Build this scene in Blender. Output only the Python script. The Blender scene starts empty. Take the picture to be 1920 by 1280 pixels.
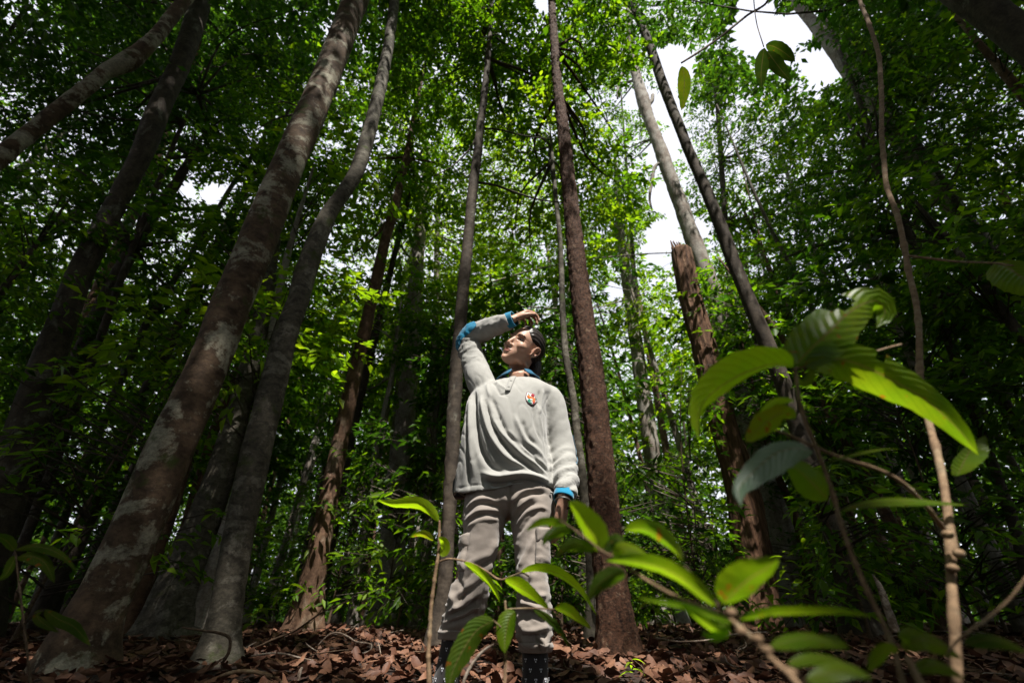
import bpy, bmesh, math, random
import numpy as np
from mathutils import Vector, Matrix
from mathutils.bvhtree import BVHTree

rng = np.random.default_rng(7)
random.seed(7)
sc = bpy.context.scene
R = math.radians

# ------------------------------------------------------------------ camera, world, sun
FPX = 853.33
PITCH = R(31.45)
CAMZ = 0.42
cam_d = bpy.data.cameras.new('camera')
cam = bpy.data.objects.new('camera', cam_d)
sc.collection.objects.link(cam)
sc.camera = cam
cam.location = (0, 0, CAMZ)
cam.rotation_euler = (R(90) + PITCH, 0, 0)
cam_d.sensor_width = 36.0
cam_d.lens = 16.0
cam_d.clip_start = 0.02
cam_d.clip_end = 600
cam_d.dof.use_dof = True
cam_d.dof.focus_distance = 2.1
cam_d.dof.aperture_fstop = 2.6

SUN_DIR = Vector((0.17, -0.44, 0.88)).normalized()      # towards the sun
w = bpy.data.worlds.new('World')
sc.world = w
w.use_nodes = True
nt = w.node_tree
bg = nt.nodes['Background']
sky = nt.nodes.new('ShaderNodeTexSky')
sky.sky_type = 'NISHITA'
sky.sun_disc = False
sky.sun_elevation = math.asin(SUN_DIR.z)
sky.sun_rotation = math.atan2(SUN_DIR.x, SUN_DIR.y)
sky.air_density = 1.0
sky.dust_density = 3.0
sky.ozone_density = 1.0
# thin bright cloud over the sky
tc = nt.nodes.new('ShaderNodeTexCoord')
no = nt.nodes.new('ShaderNodeTexNoise'); no.inputs['Scale'].default_value = 2.2; no.inputs['Detail'].default_value = 6
nt.links.new(tc.outputs['Generated'], no.inputs['Vector'])
rp = nt.nodes.new('ShaderNodeValToRGB')
rp.color_ramp.elements[0].position = 0.30; rp.color_ramp.elements[0].color = (0.72, 0.72, 0.72, 1)
rp.color_ramp.elements[1].position = 0.60; rp.color_ramp.elements[1].color = (1, 1, 1, 1)
nt.links.new(no.outputs['Fac'], rp.inputs['Fac'])
mx = nt.nodes.new('ShaderNodeMixRGB')
mx.inputs['Color2'].default_value = (4.9, 5.0, 5.5, 1)
nt.links.new(rp.outputs['Color'], mx.inputs['Fac'])
nt.links.new(sky.outputs['Color'], mx.inputs['Color1'])
nt.links.new(mx.outputs['Color'], bg.inputs['Color'])
bg.inputs['Strength'].default_value = 0.12

sd = bpy.data.lights.new('sun', 'SUN')
sd.energy = 5.0
sd.angle = R(0.55)
sd.color = (1.0, 0.955, 0.88)
sun = bpy.data.objects.new('sun', sd)
sc.collection.objects.link(sun)
sun.rotation_euler = SUN_DIR.to_track_quat('Z', 'Y').to_euler()

sc.view_settings.view_transform = 'Standard'
sc.view_settings.look = 'None'
sc.view_settings.exposure = 0.93
sc.view_settings.gamma = 1.0
sc.view_settings.use_curve_mapping = False
sc.render.engine = 'CYCLES'
cy = sc.cycles
cy.max_bounces = 5
cy.diffuse_bounces = 3
cy.glossy_bounces = 2
cy.transmission_bounces = 3
cy.transparent_max_bounces = 4
cy.use_denoising = True
cy.caustics_reflective = False
cy.caustics_refractive = False
cy.sample_clamp_indirect = 4.0

CP, SP = math.cos(PITCH), math.sin(PITCH)


def P(x, y, Y):
    """world point on the plane at distance Y seen at photograph pixel x, y"""
    dy = FPX * CP - (640 - y) * SP
    dz = FPX * SP + (640 - y) * CP
    s = Y / dy
    return Vector(((x - 960) * s, Y, CAMZ + dz * s))


def S(y, Y):
    """metres per photograph pixel at that point"""
    return Y / (FPX * CP - (640 - y) * SP)


def project(v):
    v = np.asarray(v, dtype=float)
    d = v - np.array([0, 0, CAMZ])
    depth = d[:, 1] * CP + d[:, 2] * SP
    up = -d[:, 1] * SP + d[:, 2] * CP
    dd = np.where(np.abs(depth) < 1e-6, 1e-6, depth)
    return 960 + FPX * d[:, 0] / dd, 640 - FPX * up / dd, depth


_gy = np.array([-80, 1.7, 2.3, 3.0, 4.3, 8, 20, 90])
_gz = np.array([0.0, 0.0, 0.10, 0.185, 0.25, 0.30, 0.31, 0.32])


def gz(x, y):
    x = np.asarray(x, float); y = np.asarray(y, float)
    r = np.where(y > 0, y, y)
    z = np.interp(r, _gy, _gz)
    z = z + 0.018 * np.sin(1.3 * x + 0.7 * y) * np.clip((y - 1.5) / 2, 0, 1) + 0.012 * np.sin(2.9 * x - 1.7 * y + 1) * np.clip((y - 1.5) / 2, 0, 1)
    return z


# ------------------------------------------------------------------ noise
_perm = np.random.default_rng(3).permutation(256)
_perm = np.concatenate([_perm, _perm, _perm])
_grad = np.random.default_rng(4).normal(size=(256, 3))
_grad /= np.linalg.norm(_grad, axis=1, keepdims=True)


def perlin(p):
    p = np.asarray(p, float)
    i = np.floor(p).astype(int)
    f = p - i
    u = f * f * f * (f * (f * 6 - 15) + 10)
    res = 0
    for dx in (0, 1):
        for dy in (0, 1):
            for dz in (0, 1):
                h = _perm[(_perm[(_perm[(i[:, 0] + dx) & 255] + i[:, 1] + dy) & 255] + i[:, 2] + dz) & 255]
                g = _grad[h]
                d = (g * (f - np.array([dx, dy, dz]))).sum(1)
                wgt = (u[:, 0] if dx else 1 - u[:, 0]) * (u[:, 1] if dy else 1 - u[:, 1]) * (u[:, 2] if dz else 1 - u[:, 2])
                res = res + d * wgt
    return res


def fbm(p, octv=3):
    a, r = 1.0, 0
    p = np.asarray(p, float)
    for k in range(octv):
        r = r + a * perlin(p * (2 ** k) + 17.3 * k)
        a *= 0.5
    return r


# ------------------------------------------------------------------ object helpers
COL = sc.collection


def mesh_np(name, v, f, smooth=True, uv=None):
    """v (n,3); f: list of lists or (m,k) array"""
    me = bpy.data.meshes.new(name)
    v = np.ascontiguousarray(v, dtype=np.float32)
    if isinstance(f, np.ndarray):
        m, k = f.shape
        me.vertices.add(len(v)); me.vertices.foreach_set('co', v.ravel())
        me.loops.add(m * k); me.loops.foreach_set('vertex_index', np.ascontiguousarray(f, dtype=np.int32).ravel())
        me.polygons.add(m)
        me.polygons.foreach_set('loop_start', np.arange(0, m * k, k, dtype=np.int32))
        me.update(calc_edges=True)
    else:
        me.from_pydata([tuple(map(float, a)) for a in v], [], f)
        me.update()
    if uv is not None:
        ul = me.uv_layers.new(name='UVMap')
        li = np.empty(len(me.loops), dtype=np.int32); me.loops.foreach_get('vertex_index', li)
        ul.data.foreach_set('uv', np.ascontiguousarray(uv[li], dtype=np.float32).ravel())
    if smooth:
        me.polygons.foreach_set('use_smooth', np.ones(len(me.polygons), dtype=bool))
    me.update()
    return me


def put(name, me, mat=None, parent=None, loc=None):
    o = bpy.data.objects.new(name, me)
    COL.objects.link(o)
    if mat is not None and len(me.materials) == 0:
        me.materials.append(mat)
    if parent is not None:
        o.parent = parent
        o.matrix_parent_inverse = Matrix.Identity(4)
    if loc is not None:
        o.location = loc
    return o


def thing(name, loc, label, cat, group=None):
    o = bpy.data.objects.new(name, None)
    COL.objects.link(o)
    o.empty_display_size = 0.1
    o.location = loc
    o['label'] = label
    o['category'] = cat
    if group:
        o['group'] = group
    return o


def catmull(pts, n):
    """pts (k,d) -> (n,d) evenly by chord length"""
    pts = np.asarray(pts, float)
    k = len(pts)
    seg = np.linalg.norm(np.diff(pts[:, :3], axis=0), axis=1)
    t = np.concatenate([[0], np.cumsum(np.maximum(seg, 1e-6))])
    u = np.linspace(0, t[-1], n)
    i = np.clip(np.searchsorted(t, u, side='right') - 1, 0, k - 2)
    h = (t[i + 1] - t[i])[:, None]
    s = ((u - t[i]) / h[:, 0])[:, None]
    m = np.zeros_like(pts)
    m[1:-1] = (pts[2:] - pts[:-2]) / (t[2:] - t[:-2])[:, None]
    m[0] = (pts[1] - pts[0]) / (t[1] - t[0]); m[-1] = (pts[-1] - pts[-2]) / (t[-1] - t[-2])
    s2, s3 = s * s, s * s * s
    return (2 * s3 - 3 * s2 + 1) * pts[i] + (s3 - 2 * s2 + s) * h * m[i] + (-2 * s3 + 3 * s2) * pts[i + 1] + (s3 - s2) * h * m[i + 1]


def frames(c):
    t = np.gradient(c, axis=0)
    t /= np.linalg.norm(t, axis=1, keepdims=True) + 1e-12
    ref = np.array([1.0, 0, 0]) if abs(t[0][0]) < 0.9 else np.array([0, 1.0, 0])
    A = np.zeros_like(c)
    a = ref - t[0] * ref.dot(t[0]); a /= np.linalg.norm(a)
    for i in range(len(c)):
        a = a - t[i] * a.dot(t[i]); a /= np.linalg.norm(a) + 1e-12
        A[i] = a
    B = np.cross(t, A)
    return t, A, B


def tube_arrays(pts, rad, sides=12, n=None, cap=True, rfun=None):
    """generalised cylinder. rfun(theta, t, r, pos)->r"""
    pr = np.column_stack([np.asarray(pts, float), np.asarray(rad, float)])
    if n is None:
        n = len(pr) * 4
    c = catmull(pr, n) if len(pr) > 2 else np.array([pr[0] + (pr[-1] - pr[0]) * t for t in np.linspace(0, 1, n)])
    ctr, r = c[:, :3], np.maximum(c[:, 3], 1e-4)
    t, A, B = frames(ctr)
    th = np.linspace(0, 2 * np.pi, sides, endpoint=False)
    TH = np.tile(th, (n, 1)); RR = np.tile(r[:, None], (1, sides))
    U = np.cos(TH)[..., None] * A[:, None] + np.sin(TH)[..., None] * B[:, None]
    if rfun is not None:
        base = ctr[:, None] + U * RR[..., None]
        RR = rfun(TH, np.tile(np.linspace(0, 1, n)[:, None], (1, sides)), RR, base, U)
    V = (ctr[:, None] + U * RR[..., None]).reshape(-1, 3)
    i = np.arange(n - 1)[:, None] * sides
    j = np.arange(sides)[None]
    a = (i + j).ravel(); b = (i + (j + 1) % sides).ravel()
    F = np.column_stack([a, b, b + sides, a + sides])
    if cap:
        k = len(V)
        V = np.vstack([V, ctr[0], ctr[-1]])
        j = np.arange(sides)
        c0 = np.column_stack([np.full(sides, k), (j + 1) % sides, j, j])
        o = (n - 1) * sides
        c1 = np.column_stack([np.full(sides, k + 1), o + j, o + (j + 1) % sides, o + (j + 1) % sides])
        # quads with a doubled vertex are bad: use triangles in a separate list
        return V, F, np.vstack([c0[:, :3], c1[:, :3]])
    return V, F, None


def faces_list(F, T=None):
    fl = F.tolist()
    if T is not None:
        fl += T.tolist()
    return fl


def tube_obj(name, pts, rad, mat, parent=None, sides=8, n=None, rfun=None, uv=None):
    V, F, T = tube_arrays(pts, rad, sides, n, True, rfun)
    F3 = np.vstack([F[:, [0, 1, 2]], F[:, [0, 2, 3]], T])
    return put(name, mesh_np(name, V, F3), mat, parent)


class Bag:
    """collects geometry for one mesh"""
    def __init__(s):
        s.v = []; s.f = []; s.n = 0

    def add(s, V, F):
        s.v.append(np.asarray(V, float)); s.f.append(np.asarray(F) + s.n); s.n += len(V)

    def tube(s, pts, rad, sides=8, n=None, rfun=None):
        V, F, T = tube_arrays(pts, rad, sides, n, True, rfun)
        s.add(V, np.vstack([F[:, [0, 1, 2]], F[:, [0, 2, 3]], T]))

    def ell(s, c, r, rot=None, seg=24, rings=16):
        th = np.linspace(0, np.pi, rings + 1)[1:-1]; ph = np.linspace(0, 2 * np.pi, seg, endpoint=False)
        T_, PH = np.meshgrid(th, ph, indexing='ij')
        V = np.stack([np.sin(T_) * np.cos(PH), np.sin(T_) * np.sin(PH), np.cos(T_)], -1).reshape(-1, 3)
        V = np.vstack([V, [0, 0, 1], [0, 0, -1]]) * np.asarray(r)
        if rot is not None:
            V = V @ np.asarray(rot).T
        V = V + np.asarray(c)
        k = rings - 1
        i = np.arange(k - 1)[:, None] * seg; j = np.arange(seg)[None]
        a = (i + j).ravel(); b = (i + (j + 1) % seg).ravel()
        F = np.vstack([np.column_stack([a, a + seg, b + seg]), np.column_stack([a, b + seg, b])])
        j = np.arange(seg); top = k * seg; bot = top + 1; o = (k - 1) * seg
        F = np.vstack([F, np.column_stack([np.full(seg, top), j, (j + 1) % seg]), np.column_stack([np.full(seg, bot), o + (j + 1) % seg, o + j])])
        s.add(V, F)

    def loft(s, rings, seg=32, n=None, expo=2.0):
        """rings: (cx,cy,cz, ux(3), uy(3), rx, ry) -> closed loft"""
        arr = np.array([list(c) + list(ux) + list(uy) + [rx, ry] for c, ux, uy, rx, ry in rings], float)
        if n:
            arr = catmull(arr, n)
        th = np.linspace(0, 2 * np.pi, seg, endpoint=False)
        ct, st = np.cos(th), np.sin(th)
        ct = np.sign(ct) * np.abs(ct) ** (2 / expo); st = np.sign(st) * np.abs(st) ** (2 / expo)
        V = arr[:, None, 0:3] + (ct[None, :, None] * arr[:, None, 3:6]) * arr[:, None, 9:10] + (st[None, :, None] * arr[:, None, 6:9]) * arr[:, None, 10:11]
        m = len(arr)
        V = V.reshape(-1, 3)
        i = np.arange(m - 1)[:, None] * seg; j = np.arange(seg)[None]
        a = (i + j).ravel(); b = (i + (j + 1) % seg).ravel()
        F = np.vstack([np.column_stack([a, b, b + seg]), np.column_stack([a, b + seg, a + seg])])
        k = len(V)
        V = np.vstack([V, arr[0, :3], arr[-1, :3]])
        j = np.arange(seg); o = (m - 1) * seg
        F = np.vstack([F, np.column_stack([np.full(seg, k), (j + 1) % seg, j]), np.column_stack([np.full(seg, k + 1), o + j, o + (j + 1) % seg])])
        s.add(V, F)

    def mesh(s, name, smooth=True):
        return mesh_np(name, np.vstack(s.v), np.vstack(s.f), smooth)


def remesh(me, voxel, smooth_it=0):
    """union of overlapping closed shapes -> one continuous surface"""
    o = bpy.data.objects.new('tmp', me)
    COL.objects.link(o)
    m = o.modifiers.new('r', 'REMESH'); m.mode = 'VOXEL'; m.voxel_size = voxel; m.adaptivity = 0
    m.use_smooth_shade = True
    if smooth_it:
        q = o.modifiers.new('s', 'SMOOTH'); q.factor = 0.5; q.iterations = smooth_it
    dg = bpy.context.evaluated_depsgraph_get()
    out = bpy.data.meshes.new_from_object(o.evaluated_get(dg))
    bpy.data.objects.remove(o)
    return out


def get_v(me):
    a = np.empty(len(me.vertices) * 3, np.float32); me.vertices.foreach_get('co', a)
    return a.reshape(-1, 3).astype(float)


def get_n(me):
    a = np.empty(len(me.vertices) * 3, np.float32)
    me.vertex_normals.foreach_get('vector', a)
    return a.reshape(-1, 3).astype(float)


def set_v(me, v):
    me.vertices.foreach_set('co', np.ascontiguousarray(v, np.float32).ravel()); me.update()


def lap_smooth(me, it, fac=0.5, mask=None):
    e = np.empty(len(me.edges) * 2, np.int32); me.edges.foreach_get('vertices', e); e = e.reshape(-1, 2)
    v = get_v(me)
    n = len(v)
    deg = np.bincount(e.ravel(), minlength=n).astype(float)[:, None]
    for _ in range(it):
        s_ = np.zeros_like(v)
        for k in range(3):
            s_[:, k] = np.bincount(e[:, 0], v[e[:, 1], k], n) + np.bincount(e[:, 1], v[e[:, 0], k], n)
        d = s_ / np.maximum(deg, 1) - v
        if mask is not None:
            d *= mask[:, None]
        v = v + fac * d
    set_v(me, v)


def sub_mesh(me, name, keep_v=None, keep_f=None, offset=0.0, solid=0.0, edge_smooth=22):
    """faces of me whose centre passes; pushed out along the normals"""
    bm = bmesh.new(); bm.from_mesh(me)
    bm.normal_update()
    kill = [f for f in bm.faces if not keep_f(f)]
    bmesh.ops.delete(bm, geom=kill, context='FACES')
    if offset:
        for v in bm.verts:
            v.co += v.normal * offset
    if solid:
        bmesh.ops.solidify(bm, geom=bm.faces[:], thickness=solid)
    loose = [v for v in bm.verts if not v.link_faces]
    if loose:
        bmesh.ops.delete(bm, geom=loose, context='VERTS')
    for _ in range(edge_smooth):        # cut edges run clean, not along the grid
        nb_ = {}
        for e in bm.edges:
            if e.is_boundary:
                nb_.setdefault(e.verts[0], []).append(e.verts[1]); nb_.setdefault(e.verts[1], []).append(e.verts[0])
        mv = {v: (v.co * 0.4 + sum((q.co for q in l), Vector()) * (0.6 / len(l))) for v, l in nb_.items() if len(l) == 2}
        for v, c_ in mv.items():
            v.co = c_
    for f in bm.faces:
        f.smooth = True
    out = bpy.data.meshes.new(name); bm.to_mesh(out); bm.free()
    out.materials.clear()
    return out


# ------------------------------------------------------------------ materials
def new_mat(name):
    m = bpy.data.materials.new(name); m.use_nodes = True
    n = m.node_tree
    return m, n, n.nodes['Principled BSDF']


def nd(n, typ, **kw):
    x = n.nodes.new(typ)
    for k, v in kw.items():
        if k in x.inputs.keys() if hasattr(x.inputs, 'keys') else False:
            x.inputs[k].default_value = v
        else:
            setattr(x, k, v)
    return x


def ramp(n, src, stops, interp='LINEAR'):
    r = n.nodes.new('ShaderNodeValToRGB')
    e = r.color_ramp.elements
    while len(e) < len(stops):
        e.new(0.5)
    for k, (p, c) in enumerate(stops):
        e[k].position = p
        e[k].color = (c, c, c, 1) if isinstance(c, (int, float)) else (*c, 1)
    r.color_ramp.interpolation = interp
    n.links.new(src, r.inputs['Fac'])
    return r.outputs['Color']


def noise(n, vec, scale, detail=4, rough=0.55, dist=0.0):
    x = n.nodes.new('ShaderNodeTexNoise')
    x.inputs['Scale'].default_value = scale; x.inputs['Detail'].default_value = detail
    x.inputs['Roughness'].default_value = rough; x.inputs['Distortion'].default_value = dist
    if vec is not None:
        n.links.new(vec, x.inputs['Vector'])
    return x.outputs['Fac']


def coords(n, scale=(1, 1, 1), kind='Object'):
    t = n.nodes.new('ShaderNodeTexCoord')
    m = n.nodes.new('ShaderNodeMapping'); m.inputs['Scale'].default_value = scale
    n.links.new(t.outputs[kind], m.inputs['Vector'])
    return m.outputs['Vector']


def mix(n, fac, a, b, mode='MIX'):
    x = n.nodes.new('ShaderNodeMixRGB'); x.blend_type = mode
    for i, q in ((0, fac), (1, a), (2, b)):
        if hasattr(q, 'is_linked') or hasattr(q, 'links'):
            n.links.new(q, x.inputs[i])
        elif isinstance(q, (int, float)):
            x.inputs[i].default_value = q if i == 0 else (q, q, q, 1)
        else:
            x.inputs[i].default_value = (*q, 1)
    return x.outputs[0]


def bump(n, b, h, strength=0.5, dist=0.01):
    x = n.nodes.new('ShaderNodeBump'); x.inputs['Strength'].default_value = strength; x.inputs['Distance'].default_value = dist
    n.links.new(h, x.inputs['Height']); n.links.new(x.outputs['Normal'], b.inputs['Normal'])


def bark_mat(name, dark, mid, pale, patch=0.5, patch_scale=3.0, band=0.35, moss=0.0, grain=22, bumpd=0.012, fissure=False):
    m, n, b = new_mat(name)
    v = coords(n, (1, 1, band))
    base = ramp(n, noise(n, v, patch_scale * 2.7, 6, 0.6, 0.3), [(0.3, dark), (0.62, mid)])
    msk = ramp(n, mix(n, 0.14, noise(n, v, patch_scale, 10, 0.66, 0.35), noise(n, coords(n), patch_scale * 9, 6, 0.7)), [(patch - 0.03, 0.0), (patch + 0.0, 0.55), (patch + 0.05, 1.0)])
    fine = noise(n, coords(n), grain * 3, 5, 0.7)
    palec = ramp(n, fine, [(0.3, tuple(c * 0.62 for c in pale)), (0.65, pale)])
    c = mix(n, msk, base, palec)
    vg = coords(n, (1, 1, 0.22 if fissure else 1.6))
    g = noise(n, vg, grain, 7, 0.7, 0.6 if fissure else 0.1)
    c = mix(n, 0.75, c, ramp(n, g, [(0.28, 0.35), (0.62, 1.15)]), 'MULTIPLY')
    if moss:
        mm = ramp(n, noise(n, coords(n), 5, 6, 0.65), [(1 - moss - 0.02, 0.0), (1 - moss + 0.1, 1.0)])
        c = mix(n, mm, c, (0.045, 0.06, 0.012))
    n.links.new(c, b.inputs['Base Color'])
    b.inputs['Roughness'].default_value = 0.85
    b.inputs['Specular IOR Level'].default_value = 0.25
    h = mix(n, 0.5, g, noise(n, v, patch_scale * 6, 6, 0.7))
    bump(n, b, h, 0.9, bumpd)
    return m


M = {}
M['blotch'] = bark_mat('bark_blotched', (0.034, 0.021, 0.013), (0.12, 0.078, 0.048), (0.37, 0.345, 0.26), 0.54, 3.3, 1.25, 0.40, 30, 0.008)
M['greybark'] = bark_mat('bark_grey', (0.035, 0.030, 0.022), (0.11, 0.096, 0.072), (0.22, 0.20, 0.16), 0.56, 6, 1.3, 0.40, 34, 0.008)
M['darkbark'] = bark_mat('bark_dark', (0.03, 0.023, 0.018), (0.08, 0.062, 0.045), (0.2, 0.19, 0.15), 0.6, 4, 0.5, 0.3, 22, 0.01)
M['redbark'] = bark_mat('bark_reddish', (0.055, 0.030, 0.018), (0.15, 0.085, 0.052), (0.28, 0.2, 0.14), 0.56, 5, 0.5, 0.35, 22, 0.01)
M['flaky'] = bark_mat('bark_flaky', (0.010, 0.005, 0.003), (0.10, 0.046, 0.025), (0.22, 0.14, 0.09), 0.60, 16, 1.2, 0.0, 40, 0.02)
M['pale'] = bark_mat('bark_pale', (0.13, 0.105, 0.085), (0.27, 0.225, 0.19), (0.36, 0.33, 0.29), 0.5, 5, 0.5, 0.0, 26, 0.006)
M['snag'] = bark_mat('wood_splintered', (0.030, 0.014, 0.009), (0.20, 0.105, 0.06), (0.32, 0.19, 0.115), 0.57, 9, 0.12, 0.0, 26, 0.04, True)
M['twig'] = bark_mat('bark_twig', (0.13, 0.08, 0.045), (0.26, 0.17, 0.10), (0.32, 0.24, 0.15), 0.55, 20, 1, 0.0, 60, 0.002)
M['twigdark'] = bark_mat('bark_twig_dark', (0.05, 0.032, 0.02), (0.12, 0.08, 0.05), (0.2, 0.15, 0.1), 0.6, 20, 1, 0.0, 60, 0.002)
M['deadtwig'] = bark_mat('dry_twig', (0.1, 0.07, 0.05), (0.22, 0.16, 0.12), (0.38, 0.32, 0.26), 0.5, 20, 1, 0.0, 60, 0.002)


def leaf_mat(name, a, b_, c_, trans, tmix=0.45, rough=0.45, spec=0.22):
    """crown leaves: hue differs from leaf to leaf"""
    m, n, b = new_mat(name)
    g = n.nodes.new('ShaderNodeNewGeometry')
    col = ramp(n, g.outputs['Random Per Island'], [(0.0, a), (0.55, b_), (1.0, c_)])
    big = ramp(n, noise(n, coords(n), 0.9, 2), [(0.35, 0.75), (0.65, 1.2)])
    col = mix(n, 1.0, col, big, 'MULTIPLY')
    n.links.new(col, b.inputs['Base Color'])
    b.inputs['Roughness'].default_value = rough
    b.inputs['Specular IOR Level'].default_value = spec
    t = n.nodes.new('ShaderNodeBsdfTranslucent')
    tcol = mix(n, 1.0, col, trans, 'MULTIPLY')
    n.links.new(tcol, t.inputs['Color'])
    ms = n.nodes.new('ShaderNodeMixShader'); ms.inputs[0].default_value = tmix
    n.links.new(b.outputs[0], ms.inputs[1]); n.links.new(t.outputs[0], ms.inputs[2])
    n.links.new(ms.outputs[0], n.nodes['Material Output'].inputs[0])
    return m


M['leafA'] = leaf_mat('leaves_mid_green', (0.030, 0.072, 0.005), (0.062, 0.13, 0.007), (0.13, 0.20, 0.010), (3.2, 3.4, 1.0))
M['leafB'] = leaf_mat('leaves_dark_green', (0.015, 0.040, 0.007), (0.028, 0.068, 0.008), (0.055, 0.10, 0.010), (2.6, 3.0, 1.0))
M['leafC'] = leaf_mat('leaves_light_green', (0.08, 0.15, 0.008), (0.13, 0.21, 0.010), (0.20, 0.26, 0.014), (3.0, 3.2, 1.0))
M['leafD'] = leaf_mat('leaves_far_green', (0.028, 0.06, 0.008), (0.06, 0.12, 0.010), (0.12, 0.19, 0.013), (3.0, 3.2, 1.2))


def big_leaf_mat(name, base, yellow, spot=0.62, trans=0.58, rough=0.38, spec=0.22, spotcol=(0.22, 0.07, 0.012)):
    m, n, b = new_mat(name)
    uvn = n.nodes.new('ShaderNodeUVMap')
    sep = n.nodes.new('ShaderNodeSeparateXYZ'); n.links.new(uvn.outputs[0], sep.inputs[0])

    def math_(op, a, bb=None, c=None):
        x = n.nodes.new('ShaderNodeMath'); x.operation = op
        for i, q in enumerate((a, bb, c)):
            if q is None:
                continue
            if isinstance(q, (int, float)):
                x.inputs[i].default_value = q
            else:
                n.links.new(q, x.inputs[i])
        return x.outputs[0]
    au = math_('ABSOLUTE', math_('SUBTRACT', sep.outputs[0], 0.5))          # 0 at midrib .. 0.5 at margin
    ph = math_('SUBTRACT', math_('MULTIPLY', sep.outputs[1], 13.0), math_('MULTIPLY', math_('POWER', au, 1.3), 6.5))
    fr = math_('ABSOLUTE', math_('SUBTRACT', math_('FRACT', ph), 0.5))       # 0 on a vein
    vein = ramp(n, fr, [(0.0, 1.0), (0.07, 0.35), (0.16, 0.0)])
    rib = ramp(n, au, [(0.0, 1.0), (0.022, 0.8), (0.04, 0.0)])
    ti = n.nodes.new('ShaderNodeObjectInfo')
    v = coords(n)
    blot = noise(n, v, 18, 5, 0.6)
    col = mix(n, ramp(n, blot, [(0.35, 0.0), (0.7, 1.0)]), base, yellow)
    col = mix(n, mix(n, 1.0, vein, 0.45, 'MULTIPLY'), col, tuple(q * 0.55 for q in base))
    col = mix(n, mix(n, 1.0, rib, 0.7, 'MULTIPLY'), col, (0.16, 0.13, 0.05))
    sp = ramp(n, noise(n, v, 55, 4, 0.6), [(spot, 0.0), (spot + 0.04, 1.0)])
    col = mix(n, sp, col, spotcol)
    n.links.new(col, b.inputs['Base Color'])
    b.inputs['Roughness'].default_value = rough
    b.inputs['Specular IOR Level'].default_value = spec
    h = mix(n, 0.3, mix(n, 1.0, ramp(n, fr, [(0.0, 0.0), (0.5, 1.0)]), 1.0, 'MULTIPLY'), noise(n, v, 160, 3))
    bump(n, b, h, 0.55, 0.0025)
    t = n.nodes.new('ShaderNodeBsdfTranslucent')
    n.links.new(mix(n, 1.0, col, (2.6, 2.7, 1.1), 'MULTIPLY'), t.inputs['Color'])
    ms = n.nodes.new('ShaderNodeMixShader'); ms.inputs[0].default_value = trans
    n.links.new(b.outputs[0], ms.inputs[1]); n.links.new(t.outputs[0], ms.inputs[2])
    n.links.new(ms.outputs[0], n.nodes['Material Output'].inputs[0])
    return m


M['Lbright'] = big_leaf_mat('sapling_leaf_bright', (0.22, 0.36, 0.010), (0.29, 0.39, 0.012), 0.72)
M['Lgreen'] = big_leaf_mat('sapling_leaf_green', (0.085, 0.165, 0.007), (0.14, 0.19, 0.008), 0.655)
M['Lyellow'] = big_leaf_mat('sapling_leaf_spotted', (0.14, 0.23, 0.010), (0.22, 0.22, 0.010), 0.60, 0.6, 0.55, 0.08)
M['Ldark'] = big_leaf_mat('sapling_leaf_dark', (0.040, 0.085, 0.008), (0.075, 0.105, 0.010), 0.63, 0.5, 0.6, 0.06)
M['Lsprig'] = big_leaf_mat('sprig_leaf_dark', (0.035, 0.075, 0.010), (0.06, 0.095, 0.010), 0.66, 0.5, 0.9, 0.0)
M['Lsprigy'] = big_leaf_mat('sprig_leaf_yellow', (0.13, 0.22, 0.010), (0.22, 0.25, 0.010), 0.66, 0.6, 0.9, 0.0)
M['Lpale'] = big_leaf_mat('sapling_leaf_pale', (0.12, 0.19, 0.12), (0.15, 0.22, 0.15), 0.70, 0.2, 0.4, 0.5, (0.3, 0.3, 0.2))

# ------------------------------------------------------------------ ground
xs = np.unique(np.concatenate([np.linspace(-8, 8, 130), np.linspace(-120, 120, 60)]))
ys = np.unique(np.concatenate([np.linspace(0, 10, 110), np.linspace(-60, 160, 70)]))
GX, GY = np.meshgrid(xs, ys, indexing='ij')
GZ = gz(GX, GY)
GZ = GZ + 0.012 * fbm(np.column_stack([GX.ravel(), GY.ravel(), 0 * GX.ravel()]) * 3.0, 3).reshape(GX.shape) * (np.abs(GY) < 15)
V = np.column_stack([GX.ravel(), GY.ravel(), GZ.ravel()])
ny = len(ys)
i = np.arange(len(xs) - 1)[:, None] * ny; j = np.arange(ny - 1)[None]
a = (i + j).ravel()
F = np.column_stack([a, a + ny, a + ny + 1, a + 1])
m, n, b = new_mat('litter_soil')
v = coords(n)
c = ramp(n, noise(n, v, 7, 8, 0.7), [(0.3, (0.014, 0.008, 0.005)), (0.6, (0.05, 0.026, 0.017)), (0.75, (0.11, 0.05, 0.03))])
n.links.new(c, b.inputs['Base Color']); b.inputs['Roughness'].default_value = 0.95
bump(n, b, noise(n, v, 16, 8, 0.75), 1.0, 0.05)
M['soil'] = m
ground = put('forest_floor', mesh_np('forest_floor', V, F), M['soil'])
ground['kind'] = 'structure'

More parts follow.
